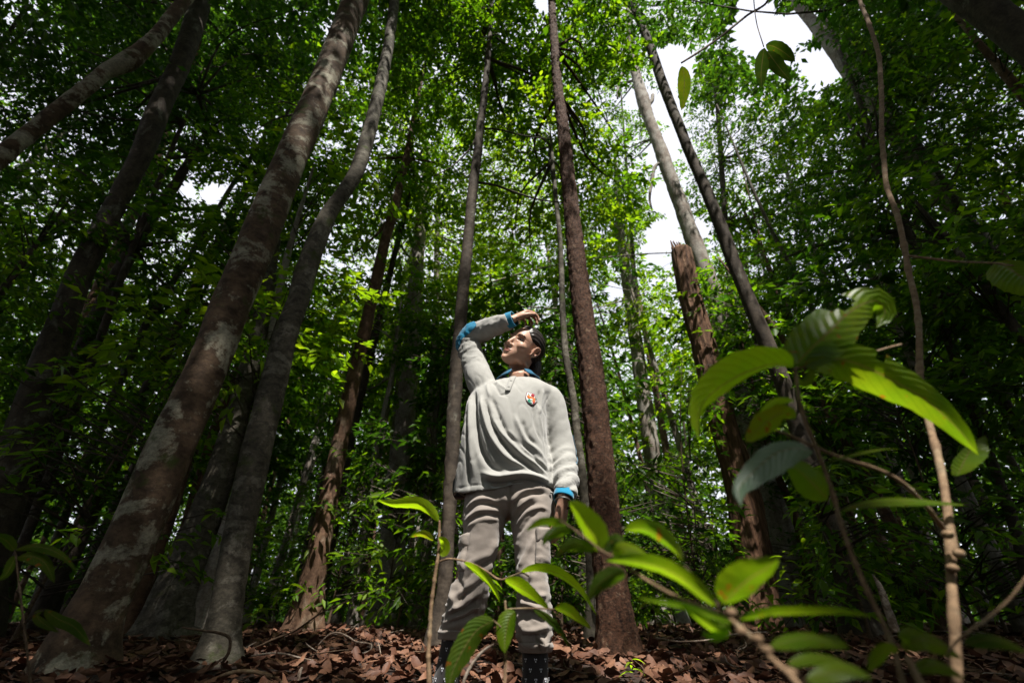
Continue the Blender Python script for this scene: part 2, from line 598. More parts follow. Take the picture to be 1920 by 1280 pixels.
# fallen leaves: curled ribbed blades
def litter_mat(name, a_, b_, c_):
    m, n, b = new_mat(name)
    oi = n.nodes.new('ShaderNodeObjectInfo')
    g = n.nodes.new('ShaderNodeNewGeometry')
    add = n.nodes.new('ShaderNodeMath'); add.operation = 'ADD'
    n.links.new(oi.outputs['Random'], add.inputs[0]); n.links.new(g.outputs['Random Per Island'], add.inputs[1])
    fr = n.nodes.new('ShaderNodeMath'); fr.operation = 'FRACT'; n.links.new(add.outputs[0], fr.inputs[0])
    col = ramp(n, fr.outputs[0], [(0.0, a_), (0.45, b_), (0.8, c_), (1.0, a_)])
    col = mix(n, 0.7, col, ramp(n, noise(n, coords(n), 35, 5, 0.65), [(0.3, 0.5), (0.7, 1.25)]), 'MULTIPLY')
    n.links.new(col, b.inputs['Base Color'])
    b.inputs['Roughness'].default_value = 0.6; b.inputs['Specular IOR Level'].default_value = 0.35
    bump(n, b, noise(n, coords(n), 90, 4, 0.6), 0.4, 0.002)
    return m


M['litter'] = litter_mat('dry_leaf', (0.068, 0.027, 0.015), (0.120, 0.050, 0.028), (0.22, 0.11, 0.065))


def curled_leaf(seed, nu=9, nv=5, rib=0.012):
    r_ = np.random.default_rng(seed)
    u = np.linspace(0, 1, nu); q = np.linspace(-1, 1, nv)
    wdt = 0.24 * np.sin(np.pi * u ** 0.85) ** 0.75 + 0.004
    cx, cl, tw = r_.uniform(-0.2, 1.3), r_.uniform(-1.6, 1.6), r_.uniform(-0.8, 0.8)
    V = []
    for a_ in range(nu):
        for b_ in range(nv):
            y = q[b_] * wdt[a_] * (1 + 0.08 * r_.normal())
            ang = cl * y * 3.0
            yy = math.sin(ang) / (cl * 3.0 + 1e-6) if abs(cl) > 0.05 else y
            z = (1 - math.cos(ang)) / (abs(cl) * 3.0 + 1e-6) * np.sign(cl) if abs(cl) > 0.05 else 0
            z += rib * (1 if a_ % 2 else -1) * abs(q[b_]) + 0.10 * abs(y)
            x = u[a_] - 0.5
            z += cx * 0.35 * x * x
            t_ = tw * x
            V.append((x, yy * math.cos(t_) - z * math.sin(t_), yy * math.sin(t_) + z * math.cos(t_)))
    V = np.array(V)
    V[:, 2] -= V[:, 2].min()
    i_ = np.arange(nu - 1)[:, None] * nv; j_ = np.arange(nv - 1)[None]
    a_ = (i_ + j_).ravel()
    F_ = np.vstack([np.column_stack([a_, a_ + nv, a_ + nv + 1]), np.column_stack([a_, a_ + nv + 1, a_ + 1])])
    return V, F_


def rand_rot(k, r_, flat=0.5):
    """matrices (k,3,3): random yaw with some tumble"""
    yaw = r_.uniform(0, 2 * np.pi, k); a1 = r_.normal(0, flat, k); a2 = r_.normal(0, flat, k)
    flip = np.where(r_.random(k) < 0.4, np.pi, 0)
    def rot(ax, t):
        c_, s_ = np.cos(t), np.sin(t); o_, z_ = np.ones_like(t), np.zeros_like(t)
        if ax == 'z':
            return np.stack([np.stack([c_, -s_, z_], -1), np.stack([s_, c_, z_], -1), np.stack([z_, z_, o_], -1)], -2)
        if ax == 'x':
            return np.stack([np.stack([o_, z_, z_], -1), np.stack([z_, c_, -s_], -1), np.stack([z_, s_, c_], -1)], -2)
        return np.stack([np.stack([c_, z_, s_], -1), np.stack([z_, o_, z_], -1), np.stack([-s_, z_, c_], -1)], -2)
    return rot('z', yaw) @ rot('x', a1 + flip) @ rot('y', a2)


big_t = []
for k in range(10):
    V, F = curled_leaf(100 + k, 15, 7)
    big_t.append(mesh_np('fallen_leaf', V, F, True)); big_t[-1].materials.append(M['litter'])
# nearest ones, each its own
cand = []
rr = np.random.default_rng(11)
NB = 290
X = rr.uniform(-3.6, 3.6, 2400); Y = 2.35 + 2.3 * rr.random(2400)
px, py, dp = project(np.column_stack([X, Y, gz(X, Y) + 0.03]))
ok = (px > -20) & (px < 1940) & (py < 1300) & (py > 1188)
X, Y = X[ok][:NB], Y[ok][:NB]
RM = rand_rot(len(X), rr, 0.42)
for k in range(len(X)):
    L = rr.uniform(0.07, 0.15)
    o = put('fallen_leaf', big_t[k % 10], None, ground)
    mat = Matrix(RM[k].tolist()).to_4x4()
    o.matrix_local = Matrix.Translation((X[k], Y[k], float(gz(X[k], Y[k])) + 0.012 + rr.uniform(0, 0.04))) @ mat @ Matrix.Scale(L, 4)


def scatter_litter(cnt, y0, y1, xr, lo, hi, nu, nv, seed, lift=0.02):
    r_ = np.random.default_rng(seed)
    bag = Bag()
    tm = [curled_leaf(200 + k, nu, nv) for k in range(6)]
    y = y0 + (y1 - y0) * r_.random(cnt) ** 1.4
    x = r_.uniform(-1, 1, cnt) * (xr + 0.95 * y)
    L_ = r_.uniform(lo, hi, cnt)
    rm = rand_rot(cnt, r_, 0.38)
    z = gz(x, y) + r_.uniform(0.0, lift, cnt)
    for t_ in range(6):
        s_ = np.arange(cnt) % 6 == t_
        V_, F_ = tm[t_]
        W = np.einsum('kij,vj->kvi', rm[s_], V_) * L_[s_][:, None, None] + np.stack([x[s_], y[s_], z[s_]], -1)[:, None]
        q = s_.sum()
        bag.add(W.reshape(-1, 3), (F_[None] + (np.arange(q) * len(V_))[:, None, None]).reshape(-1, 3))
    return bag


bg_ = scatter_litter(10500, 1.9, 5.2, 0.8, 0.03, 0.13, 7, 5, 21, 0.04)
o = put('leaf_litter', bg_.mesh('leaf_litter'), M['litter'], ground); o['kind'] = 'stuff'
bg_ = scatter_litter(9000, 5.0, 16, 1.0, 0.09, 0.17, 5, 3, 22, 0.05)
o = put('leaf_litter', bg_.mesh('leaf_litter'), M['litter'], ground); o['kind'] = 'stuff'

# ------------------------------------------------------------------ foliage
def leaves(pos, dirs, nrm, ln, wd, hi=False):
    """arrays -> V,F for folded leaf blades"""
    side = np.cross(dirs, nrm); side /= np.linalg.norm(side, axis=1, keepdims=True) + 1e-9
    nn = np.cross(side, dirs)
    l = ln[:, None]; w_ = wd[:, None] * 0.5
    N = len(pos)
    if not hi:
        base = pos
        tip = pos + dirs * l - nn * l * 0.12
        mp = pos + dirs * l * 0.42
        lf = mp + side * w_ + nn * w_ * 0.35
        rt = mp - side * w_ + nn * w_ * 0.35
        V_ = np.stack([base, rt, tip, lf], 1).reshape(-1, 3)
        o_ = (np.arange(N) * 4)[:, None]
        return V_, np.vstack([o_ + np.array([[0, 1, 2]]), o_ + np.array([[0, 2, 3]])])
    r0 = pos; r1 = pos + dirs * l * 0.5 + nn * l * 0.03; r2 = pos + dirs * l - nn * l * 0.16
    l1 = pos + dirs * l * 0.3 + side * w_ * 0.95 + nn * w_ * 0.4; l2 = pos + dirs * l * 0.68 + side * w_ * 0.8 + nn * w_ * 0.2 - nn * l * 0.03
    q1 = pos + dirs * l * 0.3 - side * w_ * 0.95 + nn * w_ * 0.4; q2 = pos + dirs * l * 0.68 - side * w_ * 0.8 + nn * w_ * 0.2 - nn * l * 0.03
    V_ = np.stack([r0, r1, r2, l1, l2, q1, q2], 1).reshape(-1, 3)
    o_ = (np.arange(N) * 7)[:, None]
    T_ = [[0, 1, 3], [1, 4, 3], [1, 2, 4], [0, 5, 1], [1, 5, 6], [1, 6, 2]]
    return V_, np.vstack([o_ + np.array([t]) for t in T_])


def beam_ok(p):
    """keeps sprays out of the camera's near view, off the person and out of the sun's gap"""
    p = np.asarray(p)
    ok = (p[:, 1] > 3.9) | (np.hypot(p[:, 0], p[:, 1]) > 4.3) | (p[:, 2] > 7.5) | (p[:, 1] < -0.5)
    # sun shaft on to the person and the floor about her
    S_ = np.array(SUN_DIR)
    for c_, rad in ((np.array([0.0, 1.8, 0.7]), 1.15), (np.array([0.05, 1.8, 1.4]), 1.1), (np.array([0.42, 0.55, 0.50]), 0.75), (np.array([0.05, 1.1, 0.35]), 0.5), (np.array([0.3, 3.4, 0.3]), 0.6)):
        d = p - c_
        t = d @ S_
        q = np.linalg.norm(d - t[:, None] * S_, axis=1)
        ok &= ~((q < rad) & (t > 0))
    return ok


GAPS = [  # directions from the camera kept free of high canopy: (px, py, radius px)
    (1262, 120, 42), (1250, 200, 34), (1232, 290, 26), (1240, 370, 30), (1240, 440, 32), (1225, 475, 24), (1445, 70, 54), (1500, 45, 38),
    (1545, 120, 42), (1420, 25, 48), (1190, 185, 22), (1310, 430, 20), (398, 364, 24), (348, 352, 18), (432, 352, 13), (1400, 60, 40), (1020, 10, 22), (1150, 545, 18),
]


CLEAR = [  # trunks that stand free of nearer leaves: (px, py, radius px, distance)
    (1285, 480, 34, 6.2), (1292, 540, 36, 6.2), (1308, 600, 36, 6.2), (1325, 655, 34, 6.2), (1325, 470, 30, 6.2), (1345, 540, 32, 6.2), (1358, 600, 30, 6.2), (1300, 420, 28, 7), (1275, 370, 26, 7), (1250, 315, 26, 7),
    (1232, 260, 24, 7), (1212, 205, 24, 7), (1195, 150, 22, 7), (1300, 290, 22, 4.6), (1330, 370, 24, 4.6), (1360, 440, 24, 4.6), (1385, 510, 24, 4.6), (1410, 580, 24, 4.6), (1440, 650, 24, 4.6), (1270, 230, 20, 4.6), (1240, 150, 20, 4.6),
    (765, 720, 26, 8), (758, 780, 28, 8), (750, 850, 26, 8), (738, 1010, 22, 8), (735, 1060, 22, 8), (712, 500, 20, 6), (690, 590, 22, 6), (665, 700, 24, 6), (645, 800, 26, 6), (625, 890, 26, 6), (607, 980, 26, 6), (590, 1066, 26, 6),
    (1420, 860, 40, 7.3), (1435, 930, 50, 7.3), (1440, 1000, 54, 7.3), (1442, 1070, 54, 7.3), (1380, 800, 34, 6.2), (1165, 450, 20, 10), (1176, 530, 22, 10), (1190, 620, 20, 10), (1212, 780, 20, 10), (895, 300, 20, 3.7), (880, 425, 20, 3.7), (868, 540, 22, 3.7), (1060, 270, 22, 3.6), (1070, 370, 24, 3.6), (1080, 480, 26, 3.6), (1092, 590, 28, 3.6),
]


def gap_ok(p, mind=3.0):
    x, y, d = project(p)
    ok = np.ones(len(p), bool)
    for gx, gy, gr, gd in CLEAR:
        ok &= ~((np.hypot(x - gx, y - gy) < gr) & (p[:, 1] < gd) & (d > 0))
    for gx, gy, gr in GAPS:
        ok &= ~((np.hypot(x - gx, y - gy) < gr) & (d > mind))
    return ok


def spray_crown(centres, radii, ntwig, r_, leaf=(0.10, 0.045), twig=0.5, per=11, droop=0.25, hi=False, gaps=True, shell=0.55, prune=None):
    """twigs spread through ellipsoids, leaves set along the twigs -> (V,F), twig segments"""
    centres = np.asarray(centres, float); radii = np.asarray(radii, float)
    vol = radii.prod(1) ** 0.67
    idx = r_.choice(len(centres), ntwig, p=vol / vol.sum())
    d = r_.normal(size=(ntwig, 3)); d /= np.linalg.norm(d, axis=1, keepdims=True)
    rad = shell + (1 - shell) * r_.random(ntwig) ** 0.6
    rad = np.where(r_.random(ntwig) < 0.3, r_.random(ntwig), rad)
    p = centres[idx] + d * radii[idx] * rad[:, None]
    # clumping: pull twigs towards layered shelves
    keep = fbm(p * 0.9 + centres[idx] * 0.13, 2) > -0.12
    keep &= beam_ok(p)
    if prune is not None:
        keep &= prune(p)
    if gaps:
        keep &= gap_ok(p)
    keep &= p[:, 2] > gz(p[:, 0], p[:, 1]) + 0.25
    p, d, idx = p[keep], d[keep], idx[keep]
    T_ = len(p)
    out = d * np.array([1, 1, 0.25]) + r_.normal(0, 0.55, (T_, 3)) * np.array([1, 1, 0.3])
    out[:, 2] -= droop * 0.6
    out /= np.linalg.norm(out, axis=1, keepdims=True)
    tl = twig * r_.uniform(0.6, 1.3, T_)
    k = np.arange(per)
    tpos = (k + 0.6) / per
    up = np.array([0, 0, 1.0])
    sd_ = np.cross(out, up); sd_ /= np.linalg.norm(sd_, axis=1, keepdims=True) + 1e-9
    sg = np.where(k % 2 == 0, 1.0, -1.0)
    pos = p[:, None] + out[:, None] * (tl[:, None] * tpos)[..., None]
    pos[..., 2] -= droop * (tl[:, None] * tpos ** 2) * 0.5
    pos += r_.normal(0, 0.025, pos.shape)
    ld = out[:, None] * 0.65 + sd_[:, None] * sg[None, :, None] * 0.8 + r_.normal(0, 0.32, pos.shape)
    ld[..., 2] -= droop
    ld[:, -1] = out + r_.normal(0, 0.2, out.shape)
    ld /= np.linalg.norm(ld, axis=2, keepdims=True)
    nr = up + r_.normal(0, 0.42, pos.shape)
    L_ = leaf[0] * r_.uniform(0.6, 1.3, (T_, per)) ; W_ = leaf[1] * (L_ / leaf[0]) * r_.uniform(0.8, 1.2, (T_, per))
    ok = (r_.random((T_, per)) > 0.12).ravel()
    if gaps:
        ok &= gap_ok(pos.reshape(-1, 3))
    V_, F_ = leaves(pos.reshape(-1, 3)[ok], ld.reshape(-1, 3)[ok], nr.reshape(-1, 3)[ok], L_.ravel()[ok], W_.ravel()[ok], hi)
    ends = p + out * tl[:, None]
    kt = gap_ok(ends) & gap_ok((p + ends) / 2) & gap_ok(p)
    return V_, F_, p[kt], ends[kt]


def twig_bag(bag, p0, p1, r0, sub=None):
    """three-sided slivers for twigs"""
    d = p1 - p0; d /= np.linalg.norm(d, axis=1, keepdims=True) + 1e-9
    a_ = np.cross(d, [0.3, 0.2, 0.93]); a_ /= np.linalg.norm(a_, axis=1, keepdims=True) + 1e-9
    b_ = np.cross(d, a_)
    vs = []
    for k in range(3):
        t = 2 * np.pi * k / 3
        vs.append(p0 + (a_ * math.cos(t) + b_ * math.sin(t)) * r0)
    for k in range(3):
        t = 2 * np.pi * k / 3
        vs.append(p1 + (a_ * math.cos(t) + b_ * math.sin(t)) * r0 * 0.4)
    V_ = np.stack(vs, 1).reshape(-1, 3)
    o_ = (np.arange(len(p0)) * 6)[:, None]
    T_ = [[0, 1, 4], [0, 4, 3], [1, 2, 5], [1, 5, 4], [2, 0, 3], [2, 3, 5]]
    bag.add(V_, np.vstack([o_ + np.array([t]) for t in T_]))


NTREES = [0]


def bark_fun(amp, sc_, kind, flare=0.0, butt=0, seed=0, zbase=0.0, flh=0.5):
    def f(TH, TT, RR, base, U):
        sh = RR.shape
        p = base.reshape(-1, 3)
        if kind == 'flaky':
            q = perlin(p * np.array([26, 26, 34]) + seed) + 0.7 * perlin(p * np.array([60, 60, 75]) + seed)
            d = amp * np.clip(q + 0.1, -0.5, 0.8)
        elif kind == 'fissure':
            a_ = np.arctan2(U[..., 1], U[..., 0]).ravel()
            q = perlin(np.column_stack([np.cos(a_) * 5, np.sin(a_) * 5, p[:, 2] * 1.1]) + seed)
            q2 = perlin(np.column_stack([np.cos(a_) * 12, np.sin(a_) * 12, p[:, 2] * 3]) + seed)
            d = amp * (np.abs(q) * 2.2 - 0.5 + 0.6 * q2)
        else:
            d = amp * (fbm(p * sc_ + seed, 3))
        d = d.reshape(sh)
        r_ = RR + d + RR * 0.10 * fbm(p * np.array([1.2, 1.2, 0.8]) + seed * 1.7, 2).reshape(sh)
        if flare:
            h = np.maximum(p[:, 2].reshape(sh) - zbase, 0)
            a_ = np.arctan2(U[..., 1], U[..., 0])
            lob = 1.0 if not butt else 0.45 + 0.9 * np.clip(np.cos(butt * a_ + seed), -0.2, 1) ** 1
            r_ = r_ + RR * flare * np.exp(-h / flh) * lob
        return r_
    return f


def px_path(pts, D):
    """pts (x,y,width[,dY]) photograph pixels on the tree's own vertical plane at distance D"""
    P3, RD = [], []
    for k, q in enumerate(pts):
        Yq = D + (q[3] if len(q) > 3 else 0)
        P3.append(P(q[0], q[1], Yq)); RD.append(q[2] * 0.5 * S(q[1], Yq) * lens_fix(pts, k))
    return P3, RD


def lens_fix(pts, k):
    """widths were read level across slanting stems, off the lens axis"""
    a_, b_ = pts[max(k - 1, 0)], pts[min(k + 1, len(pts) - 1)]
    dx, dy = b_[0] - a_[0], b_[1] - a_[1]
    c_ = abs(dy) / (math.hypot(dx, dy) + 1e-9)
    c_ = max(c_, 0.75)
    return c_ / math.sqrt(1 + ((pts[k][0] - 960) * c_ / FPX) ** 2)


def tree(name, label, D, pts, mat, kind='smooth', amp=0.006, bsc=9, flare=0.6, butt=0, top=None, sides=28, ring=0.05,
         crown=None, limbs=(), seed=0, leaf=None, leafmat='leafA', ntwig=500, group=None, cat='tree', hi=False, base=None, flh=0.4, per=11, twig=0.5):
    """pts from the top of the photograph to the base"""
    P3, RD = px_path(pts, D)
    P3 = [np.array(p) for p in P3][::-1]; RD = RD[::-1]
    bx, by = (P3[0][0], P3[0][1]) if base is None else base
    g = float(gz(bx, by))
    if base is not None or P3[0][2] > g + 0.02:
        P3 = [np.array([bx, by, g - 0.08])] + P3; RD = [RD[0] * 1.06] + RD
    else:
        P3[0][2] = g - 0.08
    if top:
        last = P3[-1]; dirv = last - P3[-2]; dirv /= np.linalg.norm(dirv)
        for q in range(1, 4):
            f = q / 3
            P3.append(last + (dirv * 0.6 + np.array([0, 0, 0.4])) * top * f); RD.append(RD[len(RD) - q] * (1 - 0.75 * f) if q == 1 else RD[-1] * 0.6)
    P3 = np.array(P3)
    loc = Vector((bx, by, g))
    T = thing(name, loc, label, cat, group)
    rel = P3 - np.array(loc)
    length = np.linalg.norm(np.diff(P3, axis=0), axis=1).sum()
    nr = int(np.clip(length / ring, 24, 420))
    V_, F_, T_ = tube_arrays(rel, RD, sides, nr, True, bark_fun(amp, bsc, kind, flare, butt, seed + 3.1, 0.0, flh))
    put('trunk', mesh_np('trunk', V_, np.vstack([F_[:, [0, 1, 2]], F_[:, [0, 2, 3]], T_])), mat, T)
    r_ = np.random.default_rng(seed + 50)
    for lb in limbs:            # ((x,y,w),...) pixels at distance D+dY
        lp, lr = px_path(lb, D)
        lp = np.array([np.array(q) for q in lp]) - np.array(loc)
        tube_obj('branch', lp, lr, mat, T, 8, len(lb) * 5, bark_fun(0.003, 12, 'smooth', seed=seed))
    if crown:
        cs = np.array([c_[:3] for c_ in crown], float); rs = np.array([c_[3:6] for c_ in crown], float)
        lf = leaf or (0.11, 0.05)
        V_, F_, p0, p1 = spray_crown(cs, rs, ntwig, r_, lf, twig, per, 0.25, hi or D < 6.3)
        if len(V_):
            o_ = put('crown', mesh_np('crown', V_ - np.array(loc), F_, False), M[leafmat], T); o_['kind'] = 'stuff'
            bag = Bag()
            twig_bag(bag, p0 - np.array(loc), p1 - np.array(loc), 0.005)
            trunk_pts = P3[len(P3) // 2:]
            # limbs from the trunk out to the crown masses
            for c_, q_ in zip(cs, rs):
                dist = np.linalg.norm(P3 - c_ + np.array([0, 0, q_[2] * 0.7]), axis=1)
                s_ = P3[int(np.argmin(dist))]
                s_ = np.array([s_[0], s_[1], min(s_[2], c_[2] - 0.1)]) if s_[2] > c_[2] else s_
                kk = 4
                for _ in range(kk):
                    e_ = c_ + r_.normal(0, 0.45, 3) * q_
                    if not beam_ok(e_[None])[0] or not gap_ok(e_[None])[0] or not beam_ok((s_[None] + e_) / 2)[0] or not gap_ok((s_[None] + e_) / 2)[0]:
                        continue
                    mdl = (s_ + e_) / 2 + r_.normal(0, 0.12, 3) * np.linalg.norm(e_ - s_) + np.array([0, 0, 0.05])
                    rr_ = min(0.03, 0.012 * np.linalg.norm(e_ - s_) + 0.006)
                    bag.tube(np.array([s_, mdl, e_]) - np.array(loc), [rr_, rr_ * 0.6, rr_ * 0.2], 5, 9)
            o_ = put('branches', bag.mesh('branches'), mat, T); o_['kind'] = 'stuff'
    return T


def C(x, y, D, rx, ry=None, rz=None):
    p = P(x, y, D)
    return (p[0], p[1], p[2], rx, ry or rx, rz or rx * 0.6)


# ------------------------------------------------------------------ main trees (near to far)
tree('blotched_tree', 'large leaning tree on the left with big pale lichen blotches on brown bark', 3.1,
     [(700, -120, 40), (682, -40, 44), (655, 30, 48), (625, 110, 53), (585, 210, 60), (545, 300, 66), (500, 410, 72), (465, 500, 76), (430, 580, 82), (405, 650, 87), (384, 700, 92),
      (348, 780, 99), (321, 840, 103), (283, 930, 110), (243, 1020, 117), (210, 1090, 124), (185, 1140, 130), (158, 1200, 150), (140, 1260, 176)],
     M['blotch'], 'smooth', 0.007, 7, 0.25, 0, top=5, sides=48, ring=0.018, seed=1, flh=0.15,
     crown=[(-1.4, 3.4, 14.5, 2.6, 2.6, 1.6), (-3.4, 4.6, 13.2, 2.4, 2.4, 1.4), (0.0, 4.6, 15.0, 2.4, 2.4, 1.4)], ntwig=900, leafmat='leafB')
t = tree('blotched_tree', 'knobbly pale trunk slanting across the top left corner', 2.6,
         [(430, -90, 22), (352, -5, 30), (322, 32, 33), (290, 72, 36), (262, 98, 44), (245, 112, 50), (226, 122, 46), (200, 134, 38), (168, 160, 39), (130, 190, 42), (90, 222, 44), (40, 262, 48), (-20, 312, 52), (-90, 372, 56), (-260, 520, 62), (-420, 760, 70)],
         M['blotch'], 'smooth', 0.006, 9, 0.5, 0, top=4, sides=36, ring=0.025, seed=2, base=(-3.6, 2.4),
         crown=[(-1.0, 2.6, 10.5, 2.0, 2.0, 1.2), (-2.8, 3.0, 10.0, 2.2, 2.2, 1.2)], ntwig=500, leafmat='leafB')
tree('grey_tree', 'slender grey mossy tree just right of the large blotched one', 3.3,
     [(748, -60, 17), (740, 0, 18), (730, 75, 20), (716, 150, 23), (703, 205, 25), (688, 262, 28), (668, 322, 31), (645, 360, 33), (620, 395, 35), (603, 430, 38), (585, 475, 41), (570, 520, 43), (560, 560, 44), (545, 600, 47), (532, 640, 50), (520, 690, 53),
      (500, 770, 57), (482, 840, 60), (465, 920, 62), (450, 990, 63), (438, 1060, 64), (428, 1120, 66), (418, 1180, 74), (408, 1230, 98)],
     M['greybark'], 'smooth', 0.006, 14, 0.35, 4, top=4, sides=36, ring=0.02, seed=4, flh=0.12,
     crown=[(-0.9, 3.6, 12.0, 1.9, 1.9, 1.2), (0.4, 4.8, 13.0, 2.0, 2.0, 1.3)], ntwig=450, leafmat='leafA')
tree('dark_tree', 'dark lichen-spotted tree behind the blotched tree, at the upper left', 4.6,
     [(390, -70, 42), (372, 15, 42), (340, 115, 42), (300, 200, 46), (270, 280, 46), (240, 340, 48), (195, 425, 52), (150, 515, 58), (118, 600, 64), (85, 690, 74), (50, 800, 86), (10, 920, 98), (-40, 1080, 112), (-60, 1170, 130)],
     M['darkbark'], 'smooth', 0.008, 8, 0.4, 0, top=5, sides=28, seed=5,
     crown=[C(340, 60, 5.5, 2.4, 2.2, 1.3), C(150, 60, 5.5, 2.4, 2.2, 1.4), C(60, 250, 5.8, 1.6, 1.6, 1.0)], ntwig=1100, leafmat='leafB', leaf=(0.12, 0.055))
tree('dark_tree', 'straight dark trunk rising to a palm-like tuft before the bright gap at upper left', 6.0,
     [(345, 318, 20), (330, 345, 24), (300, 385, 27), (260, 450, 31), (230, 500, 34), (200, 560, 38), (165, 640, 42), (120, 750, 48), (70, 880, 56), (20, 1020, 62), (-20, 1150, 72)],
     M['darkbark'], 'smooth', 0.006, 8, 0.4, 0, top=1.2, sides=22, seed=6,
     crown=[C(345, 290, 6.2, 1.3, 1.3, 0.7), C(420, 250, 6.4, 1.0, 1.0, 0.6), C(200, 300, 6.4, 1.2, 1.2, 0.8)], ntwig=650, leafmat='leafB', leaf=(0.14, 0.055))
tree('thin_tree', 'thin bare stem left of the large blotched trunk', 7.0,
     [(510, 225, 7), (490, 265, 8), (440, 340, 10), (410, 390, 11), (380, 440, 13), (350, 490, 14), (320, 535, 15), (295, 575, 16), (270, 615, 17), (232, 700, 18), (190, 800, 19), (150, 900, 19), (110, 1000, 20), (60, 1150, 24)],
     M['greybark'], 'smooth', 0.003, 14, 0.3, 0, top=1, sides=14, seed=7, crown=[C(520, 180, 7, 1.2, 1.2, 0.8), C(470, 470, 7.6, .9, .9, .6)], ntwig=300, leafmat='leafA')
tree('red_trunk_tree', 'reddish sunlit tree with flared root foot, left of the person', 6.2,
     [(775, 230, 12), (762, 295, 13), (750, 345, 15), (740, 390, 18), (720, 460, 20), (705, 530, 23), (694, 575, 25), (684, 620, 26), (672, 670, 28), (661, 717, 30), (651, 765, 31), (641, 813, 33), (624, 897, 37), (607, 982, 40), (590, 1066, 44), (578, 1130, 52), (568, 1185, 60)],
     M['redbark'], 'smooth', 0.010, 9, 0.45, 4, top=2.5, sides=32, ring=0.04, seed=8, flh=0.35,
     limbs=[[(740, 395, 12), (715, 430, 8), (690, 455, 6), (665, 475, 4)], [(745, 370, 9), (752, 330, 6), (770, 300, 4)]],
     crown=[C(780, 210, 6.6, 1.5, 1.5, 1.0), C(690, 350, 7.2, 1.1, 1.2, .8), C(830, 330, 7.0, 1.0, 1, .9)], ntwig=800, leafmat='leafA')
tree('slim_pale_tree', 'slim pale sapling trunk between the reddish tree and the thick sunlit trunk', 7.5,
     [(742, 640, 7), (734, 706, 8), (722, 760, 9), (713, 810, 10), (703, 852, 11), (692, 920, 12), (683, 980, 13), (674, 1040, 14), (666, 1110, 16), (660, 1182, 22)],
     M['pale'], 'smooth', 0.003, 12, 0.4, 0, top=1.2, sides=14, seed=9, crown=[C(748, 600, 7.5, .9, .9, .8), C(700, 700, 8, .7, .7, .5)], ntwig=260, leafmat='leafA')
tree('thick_pale_tree', 'thick tree with sunlit pale trunk half hidden by leaves left of the person', 8.5,
     [(790, 400, 22), (782, 500, 25), (776, 600, 30), (768, 690, 33), (764, 730, 35), (760, 785, 37), (752, 840, 40), (746, 890, 42), (740, 960, 45), (734, 1038, 50), (728, 1100, 56), (722, 1178, 74)],
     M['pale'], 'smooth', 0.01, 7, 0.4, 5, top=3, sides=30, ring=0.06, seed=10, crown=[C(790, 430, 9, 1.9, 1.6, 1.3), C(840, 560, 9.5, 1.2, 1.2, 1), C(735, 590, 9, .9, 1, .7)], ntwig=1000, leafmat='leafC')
tree('dark_slim_tree', 'dark ringed trunk rising directly behind the raised elbow', 3.9,
     [(915, 110, 11), (910, 160, 12), (905, 205, 14), (900, 240, 15), (895, 290, 17), (887, 350, 19), (880, 425, 20), (875, 480, 21), (870, 525, 22), (866, 570, 23), (862, 620, 24), (856, 688, 26), (850, 792, 27), (846, 896, 28), (842, 960, 26), (838, 1036, 27), (834, 1090, 29), (829, 1140, 32), (822, 1190, 42)],
     M['darkbark'], 'smooth', 0.011, 13, 0.4, 3, top=2.5, sides=26, ring=0.025, seed=11, flh=0.14,
     limbs=[[(897, 342, 7), (930, 348, 6), (970, 362, 5), (1010, 374, 4), (1055, 380, 3)], [(900, 245, 5), (880, 280, 4), (850, 310, 3), (815, 330, 2)], [(903, 240, 5), (940, 244, 4), (985, 255, 3), (1040, 262, 2)]],
     crown=[C(880, 110, 4.6, 1.4, 1.4, 0.9), C(915, 30, 4.3, .9, .9, .6), C(925, 100, 4.3, .6, .6, .4), C(960, 60, 4.9, 1.3, 1.3, 0.8), C(985, 250, 5.8, 1.1, 1.3, .8), C(800, 130, 5, 1.1, 1.1, 0.7)], ntwig=1150, leafmat='leafA', leaf=(0.11, 0.05))
tree('thin_tree', 'very thin trunk rising between the head and the rough reddish-brown trunk', 4.6,
     [(1036, 300, 7), (1040, 350, 8), (1050, 450, 9), (1053, 520, 11), (1055, 590, 12), (1060, 659, 14), (1068, 710, 14), (1075, 748, 15), (1083, 822, 16), (1092, 896, 18), (1099, 960, 18), (1105, 1020, 18), (1110, 1100, 19), (1112, 1188, 28)],
     M['greybark'], 'smooth', 0.003, 16, 0.4, 0, top=1.0, sides=18, ring=0.03, seed=12, crown=[C(1030, 300, 5.2, .9, 1.2, .7), C(1010, 430, 6.5, 1.3, 1.2, 1.0)], ntwig=380, leafmat='leafC')
tree('rough_bark_tree', 'rough flaky reddish-brown trunk standing right of the person', 3.7,
     [(1030, -60, 11), (1034, 0, 12), (1040, 90, 15), (1047, 175, 18), (1057, 250, 22), (1067, 350, 26), (1077, 450, 31), (1084, 510, 34), (1091, 570, 37), (1097, 615, 39), (1104, 659, 42), (1113, 733, 46), (1123, 837, 49), (1131, 930, 53), (1139, 1030, 58), (1146, 1090, 61), (1152, 1140, 66), (1157, 1186, 74)],
     M['flaky'], 'flaky', 0.02, 9, 0.25, 0, top=3, sides=72, ring=0.014, seed=13, flh=0.10,
     crown=[C(1030, 130, 4.6, 1.3, 1.3, 0.9), C(1110, 210, 5.2, 1.2, 1.2, 0.9), C(1060, 20, 4.4, 1.3, 1.4, 0.8), C(1120, 330, 6, 1.0, 1.0, .9)], ntwig=650, leafmat='leafA', leaf=(0.13, 0.06))
